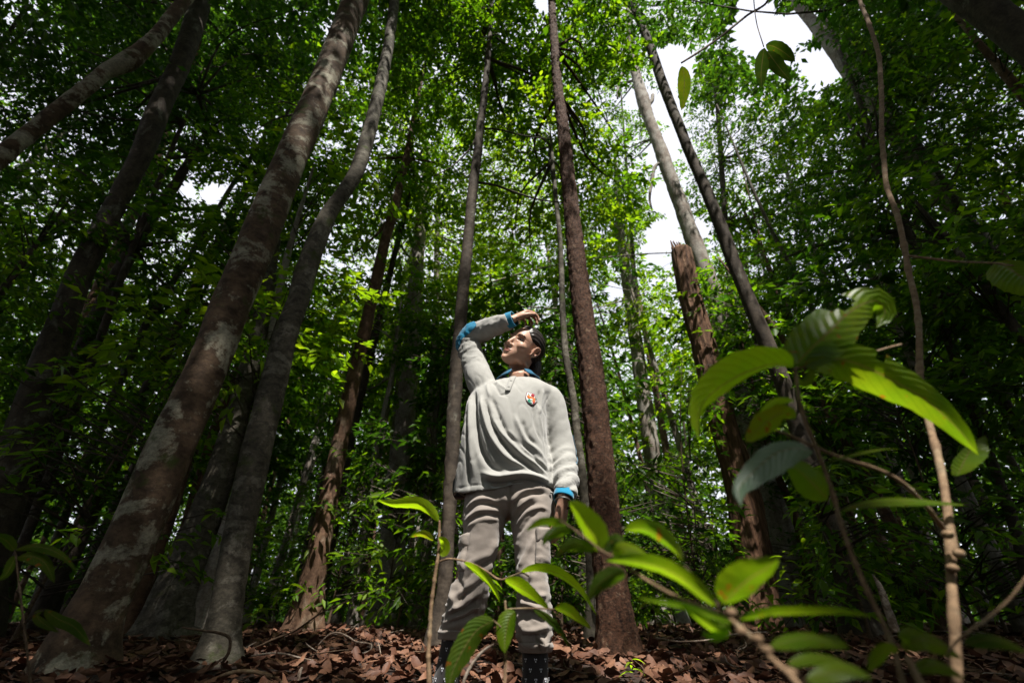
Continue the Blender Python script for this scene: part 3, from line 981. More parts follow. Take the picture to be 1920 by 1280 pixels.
tree('pale_tree', 'tall pale knobbly trunk leaning beside the broken snag, against the sky gap', 8.0,
     [(1180, 30, 12), (1185, 100, 16), (1195, 150, 19), (1206, 188, 25), (1215, 218, 22), (1230, 258, 24), (1242, 290, 27), (1255, 328, 27), (1275, 380, 29), (1296, 440, 33), (1315, 490, 36), (1336, 545, 38), (1355, 600, 41), (1375, 670, 46), (1400, 760, 54), (1420, 840, 62), (1438, 920, 74), (1450, 1000, 90), (1456, 1080, 104), (1460, 1165, 130)],
     M['pale'], 'smooth', 0.02, 5, 0.3, 5, top=2, sides=34, ring=0.07, seed=14,
     limbs=[[(1186, 120, 9), (1170, 135, 7), (1160, 155, 5), (1158, 185, 4)], [(1212, 200, 12), (1222, 190, 9), (1224, 178, 7)], [(1250, 305, 6), (1230, 310, 8), (1222, 345, 6), (1218, 372, 5), (1222, 392, 4)]],
     crown=[C(1180, 60, 8.6, 1.9, 1.9, 1.4), C(1130, 220, 10, 2.0, 1.8, 1.6), C(1165, 330, 10, 1.6, 1.6, 1.4), C(1190, 390, 10, 1.0, 1, .8)], ntwig=1500, leafmat='leafA', leaf=(0.12, 0.055))
snag = tree('broken_snag', 'broken dead tree with splintered top and orange-brown ridged wood', 6.6,
            [(1276, 470, 38), (1282, 500, 42), (1290, 540, 45), (1303, 590, 48), (1318, 640, 50), (1330, 690, 52), (1344, 750, 54), (1360, 810, 56), (1378, 870, 60), (1395, 940, 66), (1408, 1020, 74), (1415, 1090, 84), (1418, 1165, 100)],
            M['snag'], 'fissure', 0.035, 5, 0.3, 5, sides=64, ring=0.03, seed=15)
# splintered spikes at its top
tp = np.array(P(1276, 472, 6.6)) - np.array(snag.location)
rs_ = np.random.default_rng(5)
for k in range(14):
    a_ = 2 * math.pi * k / 14
    r0_ = 0.105
    q = tp + np.array([math.cos(a_) * r0_, math.sin(a_) * r0_, -0.12])
    hgt = rs_.uniform(-0.06, 0.36) * (1.0 if math.cos(a_) < 0.2 else 0.6)
    tube_obj('splinter', [q, q + np.array([-0.02, 0, hgt * 0.6]), q + np.array([-0.05 + rs_.uniform(-0.02, .02), 0, hgt + 0.1])], [0.045, 0.032, 0.006], M['snag'], snag, 7, 8,
             bark_fun(0.012, 20, 'smooth', seed=k))
tree('leaning_dark_tree', 'slim dark trunk leaning left across the sky gap, in front of the snag', 4.8,
     [(1160, -60, 11), (1182, 0, 14), (1195, 30, 15), (1210, 65, 17), (1225, 105, 18), (1240, 150, 19), (1258, 198, 20), (1275, 240, 21), (1290, 280, 21), (1307, 318, 23), (1335, 384, 25), (1357, 440, 27), (1374, 488, 28), (1391, 530, 29), (1411, 580, 31), (1436, 640, 33), (1463, 705, 35), (1486, 768, 37), (1508, 840, 39), (1532, 910, 41), (1562, 995, 45), (1582, 1060, 48), (1602, 1125, 54), (1614, 1180, 66)],
     M['darkbark'], 'smooth', 0.006, 11, 0.5, 0, top=2, sides=26, ring=0.035, seed=16,
     crown=[C(1150, 40, 5, 1.4, 1.3, .8), C(1280, -20, 5, 1.2, 1.2, .6), C(1230, 110, 8, .5, .6, .4)], ntwig=600, leafmat='leafB')
tree('pale_tree', 'pale trunk slanting behind dark leaves at the upper right', 5.6,
     [(1440, -60, 16), (1487, 0, 22), (1522, 40, 28), (1561, 90, 33), (1592, 135, 36), (1640, 200, 38), (1700, 285, 40), (1770, 370, 42), (1840, 450, 44), (1950, 600, 50), (2080, 800, 62), (2200, 1000, 80), (2290, 1160, 100)],
     M['pale'], 'smooth', 0.01, 6, 0.4, 0, top=3, sides=24, seed=17,
     crown=[C(1560, -30, 6.2, 1.2, 1.2, .7), C(1640, 60, 5.4, 1.3, 1.3, .9), C(1720, 190, 5.4, 1.4, 1.3, 1.0)], ntwig=900, leafmat='leafB')
tree('dark_tree', 'massive dark trunk crossing the top right corner', 2.9,
     [(1640, -200, 60), (1740, -70, 78), (1800, -15, 84), (1850, 20, 90), (1905, 62, 94), (1980, 120, 98), (2100, 220, 104), (2300, 400, 115), (2600, 760, 130)],
     M['darkbark'], 'smooth', 0.008, 8, 0.5, 0, top=4, sides=32, seed=18, base=(6.4, 3.0),
     crown=[(2.4, 2.9, 10.5, 2.0, 2.0, 1.1), (4.4, 3.4, 9.5, 2.2, 2.2, 1.3)], ntwig=700, leafmat='leafB')
tree('pale_tree', 'pale upright trunk with its foot lost in shrubs, between rough trunk and snag', 11.0,
     [(1158, 350, 12), (1160, 400, 14), (1163, 440, 18), (1170, 480, 20), (1176, 530, 21), (1183, 580, 23), (1192, 640, 25), (1200, 700, 27), (1209, 760, 30), (1218, 820, 32), (1226, 880, 34), (1236, 950, 38), (1244, 1020, 42), (1252, 1100, 46), (1258, 1172, 60)],
     M['pale'], 'smooth', 0.01, 5, 0.4, 0, top=2.5, sides=20, seed=19, crown=[C(1140, 400, 11, 1.4, 1.4, 1.2), C(1200, 430, 12, 1.2, 1.2, .9), C(1290, 160, 11, 1.0, 1.0, .7), C(1110, 480, 13, 1.6, 1.6, 1.4)], ntwig=900, leafmat='leafA')
tree('slim_lit_tree', 'thin sunlit orange stem leaning out behind the dark buttressed base', 7.6,
     [(1390, 640, 8), (1425, 780, 11), (1455, 881, 14), (1472, 922, 16), (1488, 960, 17), (1500, 1000, 18), (1512, 1060, 20), (1524, 1165, 26)],
     M['redbark'], 'smooth', 0.005, 9, 0.4, 0, top=1.0, sides=14, seed=20, crown=[C(1395, 610, 8, .8, .8, .6)], ntwig=120, leafmat='leafA')
tree('slim_pale_tree', 'thin pale stem leaning right behind the large blotched trunk', 6.5,
     [(480, 560, 18), (450, 680, 20), (420, 760, 22), (405, 800, 22), (385, 860, 20), (362, 930, 18), (340, 1000, 14), (318, 1050, 12), (300, 1100, 14), (280, 1178, 22)],
     M['redbark'], 'smooth', 0.006, 9, 0.4, 0, top=1.5, sides=16, seed=21, crown=[C(500, 500, 7, 1.0, 1, .7), C(330, 600, 7.5, 1.0, 1, .8)], ntwig=350, leafmat='leafB')
tree('grey_tree', 'mottled grey buttressed tree in shade between the two nearest left trunks', 5.2,
     [(520, 420, 22), (490, 600, 34), (470, 680, 40), (450, 760, 46), (430, 830, 54), (410, 900, 62), (385, 970, 72), (360, 1040, 84), (340, 1100, 96), (325, 1176, 118)],
     M['greybark'], 'smooth', 0.008, 9, 0.4, 5, top=3, sides=28, seed=22, crown=[C(500, 380, 6, 1.2, 1.2, .9), C(560, 250, 6.5, 1.3, 1.3, 1)], ntwig=600, leafmat='leafA')

tree('leafy_tree', 'slim tree with dense dark leaf sprays filling the right side above the big sapling', 5.0,
     [(1560, 60, 9), (1600, 160, 11), (1650, 300, 14), (1700, 430, 16), (1750, 560, 18), (1800, 700, 21), (1850, 840, 24), (1900, 980, 27), (1950, 1160, 34)],
     M['darkbark'], 'smooth', 0.004, 10, 0.4, 0, top=1.5, sides=18, seed=23,
     crown=[C(1620, 260, 5.6, 1.0, 1.0, .7), C(1700, 380, 5.0, 1.0, 1.0, .7), C(1800, 240, 5.0, 1.2, 1.2, .8), C(1860, 480, 4.8, .9, .9, .6), C(1600, 500, 6.2, 1.0, 1.2, .7), C(1750, 640, 5.4, .9, .9, .6),
            C(1480, 520, 7.0, .9, .9, .6), C(1560, 380, 6.4, 1.0, 1, .7), C(1880, 720, 5.0, .8, .8, .5), C(1900, 100, 5.0, 1.3, 1.3, .8), C(1620, 130, 4.8, .8, .8, .5), C(1740, 300, 4.6, .8, .8, .5)], ntwig=2200, leafmat='leafB', leaf=(0.10, 0.042))
tree('leafy_tree', 'slim tree with dense dark leaf sprays between the dark trunks at the far left', 5.4,
     [(330, 260, 10), (290, 360, 12), (250, 460, 14), (200, 600, 17), (150, 740, 20), (90, 900, 24), (20, 1080, 28), (-10, 1165, 34)],
     M['darkbark'], 'smooth', 0.004, 10, 0.4, 0, top=1.5, sides=18, seed=24,
     crown=[C(100, 200, 5.2, 1.2, 1.2, .8), C(40, 60, 5, 1.3, 1.3, .8), C(80, 420, 5.4, 1.0, 1.0, .7), C(60, 640, 5.4, .8, .9, .6), C(300, 180, 6, 1.2, 1.2, .8), C(330, 500, 7, .9, .9, .6),
            C(500, 120, 6, 1.3, 1.3, .9), C(230, 720, 6, .7, .7, .5), C(420, 250, 6.6, 1.1, 1.1, .8), C(120, 860, 5.6, .6, .6, .4)], ntwig=1900, leafmat='leafB', leaf=(0.10, 0.045))
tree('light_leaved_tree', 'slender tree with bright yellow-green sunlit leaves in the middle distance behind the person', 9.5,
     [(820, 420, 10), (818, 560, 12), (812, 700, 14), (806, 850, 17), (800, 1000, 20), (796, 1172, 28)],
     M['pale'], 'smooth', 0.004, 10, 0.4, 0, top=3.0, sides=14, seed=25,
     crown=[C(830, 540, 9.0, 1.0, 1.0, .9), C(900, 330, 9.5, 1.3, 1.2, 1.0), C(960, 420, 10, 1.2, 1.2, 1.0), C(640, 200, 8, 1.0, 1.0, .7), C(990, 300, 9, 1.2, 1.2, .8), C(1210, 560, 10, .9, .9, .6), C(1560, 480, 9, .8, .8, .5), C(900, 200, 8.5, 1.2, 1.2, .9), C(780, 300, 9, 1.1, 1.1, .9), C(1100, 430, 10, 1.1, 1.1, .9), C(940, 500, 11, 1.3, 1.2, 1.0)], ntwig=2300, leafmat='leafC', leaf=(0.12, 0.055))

tree('airy_tree', 'airy tree with small light leaves spread across the bright sky at upper right', 9.5,
     [(1345, 200, 8), (1352, 300, 10), (1360, 420, 12), (1372, 560, 14), (1386, 720, 17), (1400, 900, 20), (1420, 1170, 26)],
     M['darkbark'], 'smooth', 0.004, 10, 0.4, 0, top=1.5, sides=12, seed=26,
     crown=[C(1350, 190, 9.5, 1.4, 1.3, .9), C(1400, 280, 9.2, 1.4, 1.3, .9), C(1340, 330, 10, 1.1, 1.1, .8), C(1470, 260, 9, 1.3, 1.3, .8), C(1420, 400, 9.5, 1.2, 1.2, .9), C(1320, 90, 9, 1.0, 1.0, .7), C(1500, 360, 9, 1.1, 1.1, .8)], ntwig=1300, leafmat='leafA', leaf=(0.12, 0.055))

# ------------------------------------------------------------------ unseen trees added outside the frame to block sun and sky light
def lane_ok(p):
    """openings shaped in the added canopy to let sun reach the middle"""
    S_ = np.array(SUN_DIR) / SUN_DIR.z
    q = p + (20 - p[:, 2])[:, None] * S_
    wob_ = 0.5 * fbm(q * np.array([0.7, 0.7, 0]) + 5, 2)
    x, y = q[:, 0] + wob_, q[:, 1] + wob_
    hole = ((y > -10.2) & (y < -3) & (x > 2.9) & (x < 5.2)) | ((y >= -4.5) & (y < 1) & (x > 0.2) & (x < 7.4)) | ((y >= 0) & (y < 12) & (x > -2.4) & (x < 7.8))
    hole |= (y > -8.5) & (y <= -3) & (x > -0.5) & (x <= 2.9) & (fbm(q * np.array([1.3, 1.3, 0]) + 31, 2) > 0.10)
    return ~hole


def added_shade_tree(k, x, y, h, cr, nt_, rad=0.16, lf=(0.17, 0.085), tw=0.7):
    g = float(gz(x, y))
    T = thing('added_shade_tree', (x, y, g), 'unseen tree added to block sun and sky light', 'tree', 'unseen trees added to block sun and sky light')
    tube_obj('trunk', [(0, 0, -0.1), (0.1, 0.1, h * 0.4), (0.0, 0.2, h * 0.8), (0.1, 0.0, h)], [rad * 1.3, rad, rad * 0.8, rad * 0.3], M['darkbark'], T, 16, 60, bark_fun(0.01, 6, 'smooth', 0.5, 0, k))
    r_ = np.random.default_rng(900 + k)
    V_, F_, p0, p1 = spray_crown(np.array([c_[:3] for c_ in cr]), np.array([c_[3:] for c_ in cr]), nt_, r_, lf, tw, 11, gaps=True, prune=lane_ok)
    o_ = put('crown', mesh_np('crown', V_ - np.array([x, y, g]), F_, False), M['leafB'], T); o_['kind'] = 'stuff'


added_shade_tree(1, -5.5, -1.0, 13, [(-4.6, -1.2, 11.0, 2.8, 3.0, 1.2), (-5.5, 1.5, 12.0, 3.0, 2.6, 1.2), (-7.5, -3.5, 13, 3, 3, 1.3)], 1500)
added_shade_tree(2, 5.5, -2.0, 13, [(3.8, -3.2, 10.5, 2.5, 2.6, 1.2), (5.6, -1.0, 11.5, 3.0, 2.8, 1.2), (6.0, 1.4, 12.5, 3.2, 2.4, 1.2)], 1500)
added_shade_tree(3, -3.5, -6.5, 14, [(-5.5, -5.0, 13.5, 2.4, 2.6, 1.2), (-7.5, -5, 14.5, 2.8, 2.6, 1.2)], 800)
added_shade_tree(4, 4.5, -8.0, 14, [(3.5, -7.5, 12.5, 2.6, 2.6, 1.2), (7.0, -6.5, 14, 3.0, 3.0, 1.4)], 800)
added_shade_tree(5, -9.0, 3.0, 12, [(-8, 2.5, 10, 2.6, 2.6, 1.4), (-9, 5, 12, 3, 3, 1.4)], 700)
added_shade_tree(7, 2.2, -4.5, 13, [(1.5, -4.0, 12.0, 2.2, 2.2, 1.2), (-1.0, -3.2, 13.0, 2.2, 2.2, 1.2), (0.5, -8.5, 12.5, 3.0, 2.4, 1.4)], 1300)
added_shade_tree(8, -1.8, -3.8, 14, [(-2.2, -3.0, 12.0, 2.2, 2.4, 1.2), (-1.5, -8.0, 13.0, 3.0, 3.0, 1.4), (-3.0, 0.2, 13.5, 2.2, 2.2, 1.2)], 1300)
added_shade_tree(9, -7.5, -9.0, 14, [(-7.5, -9.0, 11, 4.0, 4.0, 3.0), (-11.0, -4.0, 9, 3.0, 4.0, 4.0)], 1500)
added_shade_tree(10, 8.0, -10.0, 14, [(8.0, -10.0, 11, 4.0, 4.0, 3.0), (11.0, -4.0, 9, 3.0, 4.0, 4.0)], 1500)
added_shade_tree(11, 0.5, -12.0, 14, [(0.5, -12.0, 9.5, 5.0, 3.0, 4.0), (-4, -13, 8, 3, 3, 4)], 1500)
added_shade_tree(6, 8.5, 3.2, 12, [(8, 2.5, 10, 2.6, 2.6, 1.4), (8.5, 5, 12, 3, 3, 1.4)], 700)

kc = 20
for x_ in (-15, -10.5, -6.2, -2.2, 1.6, 6.4, 8.5, 12.5, 17):
    for y_, cys in ((-1.0, (-3.0, 1.2, 5.4, 9.0)), (-12.0, (-15, -11, -7))):
        xx = x_ + rng.uniform(-.4, .4)
        added_shade_tree(kc, xx, y_, 19, [(x_ + rng.uniform(-.6, .6), c_, rng.uniform(18.4, 21.5), 3.1, 3.1, 1.2) for c_ in cys], 420 * len(cys), 0.22, (0.32, 0.18), 0.9)
        kc += 1

# ------------------------------------------------------------------ understorey trees behind, each with trunk and crown
rt = np.random.default_rng(77)
UL = 'slim understorey tree standing among others in the forest behind the person'
US = 'leafy sapling growing low in the dim forest behind the person'
UF = 'thin distant trunk among many in the far dim forest'


def under_tree(k, x, y, h, r0, crown_from, nt_, lm, leaf, label, group, name='understorey_tree', crw=0.2, matn=None):
    g = float(gz(x, y))
    lx, ly = rt.normal(0, 0.06, 2) * h
    tt_ = np.linspace(0.1, 1, 30)[:, None]
    if not gap_ok(np.array([x, y, g]) + tt_ * np.array([lx, ly, h])).all():
        return None
    T = thing(name, (x, y, g), label, 'tree', group)
    pts = [(0, 0, -0.1), (lx * 0.15 + rt.normal(0, .03), ly * 0.2, h * 0.3), (lx * 0.5 + rt.normal(0, .06), ly * 0.5, h * 0.65), (lx, ly, h)]
    tube_obj('trunk', pts, [r0 * 1.25, r0, r0 * 0.75, r0 * 0.25], M[matn or ['darkbark', 'greybark', 'redbark', 'pale'][k % 4]], T, 10, 40, bark_fun(r0 * 0.08, 9, 'smooth', 0.5, 0, k))
    if nt_:
        nc = 5 if h > 5 else 3
        cs, rs = [], []
        for q in range(nc):
            t_ = crown_from + (1.02 - crown_from) * (q + 0.5) / nc
            a_ = rt.uniform(0, 6.28); rad = crw * h * (1.1 - 0.5 * t_)
            cs.append((x + lx * t_ + math.cos(a_) * rad * 0.55, y + ly * t_ + math.sin(a_) * rad * 0.55, g + h * t_)); rs.append((rad, rad, rad * 0.5))
        V_, F_, p0, p1 = spray_crown(cs, rs, nt_, rt, leaf, 0.45, 11)
        if len(V_):
            o_ = put('crown', mesh_np('crown', V_ - np.array([x, y, g]), F_, False), M[lm], T); o_['kind'] = 'stuff'
            bag = Bag(); o0 = np.array([x, y, g])
            twig_bag(bag, p0 - o0, p1 - o0, 0.004)
            # ribs from the stem to the twigs' feet
            sel = rt.choice(len(p0), min(len(p0), 45), replace=False)
            zz = np.clip((p0[sel, 2] - g) / h - 0.08, 0.05, 0.97)
            st = np.stack([x + lx * zz, y + ly * zz, g + h * zz], -1)
            okk = gap_ok(st) & gap_ok((st + p0[sel]) / 2) & gap_ok(st * .25 + p0[sel] * .75)
            twig_bag(bag, st[okk] - o0, p0[sel][okk] - o0, 0.011)
            o_ = put('branches', bag.mesh('branches'), M['darkbark'], T); o_['kind'] = 'stuff'
    return T


def wedge(r, k):
    """random azimuth inside the view for a distance"""
    a_ = rt.uniform(-1, 1) * k
    return r * math.sin(a_), r * math.cos(a_)


ks = 0
LM = ['leafA', 'leafB', 'leafA', 'leafC', 'leafA', 'leafB']
for r0_, r1_, cnt, h0, h1, nt_, lf, az in ((5.6, 8, 13, 4, 8, 330, (0.12, 0.052), 1.05), (8, 12, 22, 5, 13, 420, (0.14, 0.065), 1.1), (12, 18, 30, 8, 19, 520, (0.18, 0.09), 1.1)):
    for q in range(cnt):
        r_ = rt.uniform(r0_, r1_)
        az_ = -az + 2 * az * (q + rt.uniform(0.2, 0.8)) / cnt
        x, y = r_ * math.sin(az_), r_ * math.cos(az_)
        h = rt.uniform(h0, h1)
        fs = rt.uniform(0.7, 1.5)
        under_tree(ks, x, y, h, 0.012 * h ** 0.8 + 0.012, 0.35, int(nt_ / fs ** 0.8), LM[(ks * 7) % 6], (lf[0] * fs, lf[1] * fs), UL, 'slim understorey trees')
        ks += 1
# saplings and shrubs that close the view low down
for q in range(46):
    r_ = rt.uniform(5.0, 12.5)
    az_ = -0.85 + 1.7 * (q + rt.uniform(0.0, 1)) / 46
    x, y = r_ * math.sin(az_), r_ * math.cos(az_)
    under_tree(ks, x, y, rt.uniform(0.9, 3.2), 0.010, 0.15, 110, ['leafA', 'leafB', 'leafA'][q % 3], (0.12, 0.045), US, 'low leafy saplings', 'sapling', 0.36, 'twigdark')
    ks += 1
# bare distant poles
for q in range(48):
    r_ = rt.uniform(9, 26)
    az_ = rt.uniform(-0.82, 0.82)
    x, y = r_ * math.sin(az_), r_ * math.cos(az_)
    under_tree(ks, x, y, rt.uniform(9, 22), rt.uniform(0.03, 0.11) * (r_ / 16) ** 0.5, 1, 0, None, None, UF, 'distant trunks', 'distant_tree')
    ks += 1

# the forest beyond reads as one mass of leaves
r_ = np.random.default_rng(5)
for back, rad0, rad1, zlo, zhi, nt_, lf in ((1, 8.5, 17, 0.3, 17, 9000, (0.34, 0.2)), (0, 16, 28, 0.3, 20, 11000, (0.19, 0.10)), (0, 28, 46, 0.3, 30, 14000, (0.34, 0.20)), (0, 46, 62, 0.3, 26, 17000, (0.75, 0.48))):  # first ring: unseen leaves added behind the camera to cut the ambient light
    a_ = r_.uniform(-1.35, 1.35, nt_) if not back else r_.uniform(1.3, 2 * math.pi - 1.3, nt_); rad = r_.uniform(rad0, rad1, nt_)
    zz = r_.uniform(0, 1, nt_) ** (1.0 if back else 1.6) * (zhi - zlo) + zlo
    cs = np.stack([rad * np.sin(a_), rad * np.cos(a_), zz], -1)
    keep = fbm(cs * 0.30, 3) > (-0.10 if rad0 < 40 else -0.45)
    cs = cs[keep]
    out = []
    V_, F_, p0, p1 = spray_crown(cs, np.full((len(cs), 3), 0.5), int(len(cs) * 1.3), r_, lf, 0.9 if rad0 < 20 else 1.3 if rad0 < 40 else 3.0, 10)
    o_ = put('far_forest', mesh_np('far_forest', V_, F_, False), M['leafD' if rad0 < 20 else 'leafB'])
    o_['kind'] = 'stuff'; o_['label'] = 'unseen leaf mass added behind the viewpoint to block sky light' if back else 'leaf mass of the %s forest closing the view behind the trees' % ('nearer' if rad0 < 20 else 'distant' if rad0 < 40 else 'farthest'); o_['category'] = 'forest'

# ------------------------------------------------------------------ the person
PY = 1.80
person = thing('person', (0.0, PY, float(gz(0, PY))),
               'woman in grey polo shirt with blue collar, shading her eyes with a raised hand', 'person')
PLOC = np.array(person.location)


def pv(x, y, Y):
    return np.array(P(x, y, Y))


def fabric(name, col, var=0.9, rough=0.9, weave=900, sheen=0.3, big=3.0, bstr=0.25):
    m, n, b = new_mat(name)
    v = coords(n)
    c_ = mix(n, 1.0, col, ramp(n, noise(n, v, 14, 4, 0.6), [(0.3, var), (0.7, 1.05)]), 'MULTIPLY')
    n.links.new(c_, b.inputs['Base Color'])
    b.inputs['Roughness'].default_value = rough
    b.inputs['Specular IOR Level'].default_value = 0.2
    b.inputs['Sheen Weight'].default_value = sheen
    h = mix(n, 0.35, noise(n, v, 60, 5, 0.6), noise(n, v, weave, 2))
    bump(n, b, h, bstr, 0.004)
    return m


M['shirt'] = fabric('grey_jersey', (0.34, 0.335, 0.315), 0.92)
M['blue'] = fabric('blue_rib', (0.008, 0.20, 0.36), 0.9, 0.85)
M['navy'] = fabric('navy_cloth', (0.006, 0.10, 0.19), 0.9, 0.85)
M['pants'] = fabric('taupe_canvas', (0.265, 0.228, 0.20), 0.88, 0.85)
M['sock'] = fabric('charcoal_sock', (0.035, 0.032, 0.034), 0.85)
M['mark'] = fabric('white_print', (0.75, 0.77, 0.85), 0.95)
M['boot'] = fabric('brown_boot', (0.08, 0.05, 0.03), 0.8, 0.6)
m, n, b = new_mat('skin')
v = coords(n)
c_ = ramp(n, noise(n, v, 22, 4, 0.6), [(0.3, (0.40, 0.225, 0.155)), (0.7, (0.52, 0.31, 0.22))])
n.links.new(c_, b.inputs['Base Color'])
b.inputs['Roughness'].default_value = 0.48
b.inputs['Specular IOR Level'].default_value = 0.45
b.inputs['Subsurface Weight'].default_value = 0.25
b.inputs['Subsurface Radius'].default_value = (0.012, 0.004, 0.002)
b.inputs['Subsurface Scale'].default_value = 1.0
bump(n, b, noise(n, v, 260, 4, 0.6), 0.12, 0.002)
M['skin'] = m


def plain(name, col, rough=0.5, spec=0.5):
    m, n, b = new_mat(name)
    c_ = mix(n, 1.0, col, ramp(n, noise(n, coords(n), 120, 3), [(0.3, 0.85), (0.7, 1.1)]), 'MULTIPLY')
    n.links.new(c_, b.inputs['Base Color']); b.inputs['Roughness'].default_value = rough; b.inputs['Specular IOR Level'].default_value = spec
    return m


M['lip'] = plain('lips', (0.40, 0.17, 0.13), 0.4)
M['brow'] = plain('eyebrow_hair', (0.02, 0.012, 0.01), 0.6)
M['eyew'] = plain('eye', (0.42, 0.38, 0.36), 0.15)
M['iris'] = plain('iris', (0.02, 0.012, 0.008), 0.1)
m, n, b = new_mat('hair')
v = coords(n, (1, 1, 1))
st = noise(n, coords(n, (90, 90, 12)), 3, 5, 0.6)
n.links.new(ramp(n, st, [(0.3, (0.006, 0.0045, 0.004)), (0.7, (0.03, 0.02, 0.017))]), b.inputs['Base Color'])
b.inputs['Roughness'].default_value = 0.40; b.inputs['Specular IOR Level'].default_value = 0.4
bump(n, b, st, 0.5, 0.002)
M['hair'] = m

RIGHTV = np.array([1.0, 0, 0]); UPC = np.array([0, -SP, CP]); TOC = np.array([0, -CP, -SP])


def cam2w(x, y, z):
    q = RIGHTV * x + UPC * y + TOC * z
    return q / np.linalg.norm(q)


HF = cam2w(-0.52, 0.61, 0.60)
HU = cam2w(0.50, 0.77, -0.40); HU = HU - HF * HU.dot(HF); HU /= np.linalg.norm(HU)
HL = np.cross(HU, HF)
HROT = np.column_stack([HL, HF, HU])
HC = pv(979, 654, 1.82)
HS = 1.0


def hw(p):
    return HC + HROT @ (np.asarray(p, float) * HS)


def wrist_hand(bag, wrist, direction, palm_n, side_thumb, curl=(0.5, 0.6, 0.7, 0.8), thumb=0.5, sc_=1.0, spread=0.12):
    """palm, four fingers and a thumb as overlapping closed shapes"""
    d = direction / np.linalg.norm(direction)
    nrm = palm_n - d * palm_n.dot(d); nrm /= np.linalg.norm(nrm)        # from the back of the hand to the palm side
    sd_ = np.cross(nrm, d) * side_thumb                                   # towards the thumb
    z = lambda a_, b_, c__: wrist + (d * a_ + sd_ * b_ + nrm * c__) * sc_
    bag.loft([(z(-0.02, 0, 0), sd_, nrm, 0.027 * sc_, 0.019 * sc_), (z(0.012, 0, 0), sd_, nrm, 0.029 * sc_, 0.018 * sc_), (z(0.045, 0.001, 0), sd_, nrm, 0.038 * sc_, 0.016 * sc_),
              (z(0.078, 0, 0), sd_, nrm, 0.040 * sc_, 0.013 * sc_), (z(0.092, 0, 0), sd_, nrm, 0.036 * sc_, 0.009 * sc_)], 20, 12)
    ln = [(0.042, 0.026, 0.02), (0.047, 0.029, 0.021), (0.043, 0.027, 0.02), (0.034, 0.02, 0.018)]
    for k in range(4):
        off = 0.029 - 0.0193 * k
        p = z(0.080 - 0.004 * abs(k - 1), off, 0)
        ang = 0.0
        pts = [z(0.06, off * 0.9, 0), p]
        rad = [0.0095 * sc_, 0.0098 * sc_]
        sp_ = (1.5 - k) * spread
        for s_, l_ in enumerate(ln[k]):
            ang += curl[k] * (0.9 if s_ == 0 else 1.1)
            dr = (d * math.cos(sp_) + sd_ * math.sin(sp_)) * math.cos(ang) + nrm * math.sin(ang)
            p = p + dr * l_ * sc_
            pts.append(p); rad.append((0.0088 - 0.0010 * s_ - (0.0012 if k == 3 else 0)) * sc_)
        bag.tube(pts, rad, 12, 22)
        bag.ell(pts[-1], [rad[-1] * 1.02] * 3, None, 10, 8)
    p0 = z(0.012, 0.018, 0.006); p1 = z(0.040, 0.044, 0.014)
    p2 = p1 + (d * 0.75 + sd_ * (0.45 - thumb * 0.4) + nrm * thumb * 0.8) * 0.033 * sc_
    p3 = p2 + (d * 0.85 + sd_ * (0.15 - thumb * 0.4) + nrm * thumb * 0.8) * 0.027 * sc_
    bag.tube([p0, p1, p2, p3], [0.015 * sc_, 0.0125 * sc_, 0.0105 * sc_, 0.0078 * sc_], 12, 20)
    bag.ell(p3, [0.0079 * sc_] * 3, None, 10, 8)


# joints
J = dict(
    shR=pv(900, 716, 1.83), elR=pv(872, 640, 1.87), wrR=pv(961, 599, 1.735),
    shL=pv(1030, 742, 1.84), elL=pv(1060, 850, 1.84), wrL=pv(1056, 934, 1.71),
    hipR=pv(918, 915, 1.86), kneeR=pv(876, 1095, 1.76), ankR=pv(824, 1330, 1.83),
    hipL=pv(1002, 915, 1.86), kneeL=pv(1003, 1100, 1.78), ankL=pv(1004, 1330, 1.83))
X1, Y1, Z1 = RIGHTV, np.array([0, 1.0, 0]), np.array([0, 0, 1.0])

# ---- body: one continuous surface
bag = Bag()
bag.ell(hw((0, -0.018, 0.036)), (0.073, 0.093, 0.080), HROT, 32, 24)
face = [(0.062, 0.050, 0.072, 0.060), (0.035, 0.0625, 0.080, 0.068), (0.012, 0.065, 0.078, 0.070), (-0.012, 0.0645, 0.076, 0.068), (-0.035, 0.060, 0.078, 0.064), (-0.055, 0.0535, 0.0785, 0.058),
        (-0.075, 0.044, 0.078, 0.05), (-0.092, 0.032, 0.076, 0.040), (-0.104, 0.020, 0.070, 0.026)]
bag.loft([(hw((0, f_ - ry, z_)), HROT[:, 0], HROT[:, 1], hx, ry) for z_, hx, f_, ry in face], 36, 26, 2.2)
for s_ in (-1, 1):
    bag.ell(hw((s_ * 0.038, 0.046, -0.020)), (0.026, 0.026, 0.026), HROT, 16, 12)       # cheekbone
    bag.ell(hw((s_ * 0.027, 0.070, 0.026)), (0.024, 0.012, 0.008), HROT, 16, 12)        # brow
    bag.ell(hw((s_ * 0.040, 0.015, -0.066)), (0.014, 0.030, 0.020), HROT, 16, 12)       # jaw angle
    bag.ell(hw((s_ * 0.0115, 0.081, -0.035)), (0.0075, 0.010, 0.0075), HROT, 14, 10)    # nostril wing
    bag.ell(hw((s_ * 0.031, 0.0575, 0.005)), (0.0135, 0.0135, 0.0125), HROT, 16, 12)    # lids
    # ear
    e = [hw((s_ * 0.071, 0.008, -0.030)), hw((s_ * 0.078, 0.002, -0.012)), hw((s_ * 0.082, 0.004, 0.008)), hw((s_ * 0.084, -0.008, 0.022)), hw((s_ * 0.086, -0.024, 0.018)), hw((s_ * 0.084, -0.029, 0.0)), hw((s_ * 0.079, -0.018, -0.020)), hw((s_ * 0.072, -0.002, -0.034))]
    bag.tube(e, [0.0045, 0.0042, 0.004, 0.0045, 0.005, 0.005, 0.005, 0.006], 8, 34)
    bag.ell(hw((s_ * 0.072, -0.008, -0.005)), (0.005, 0.015, 0.024), HROT, 14, 10)
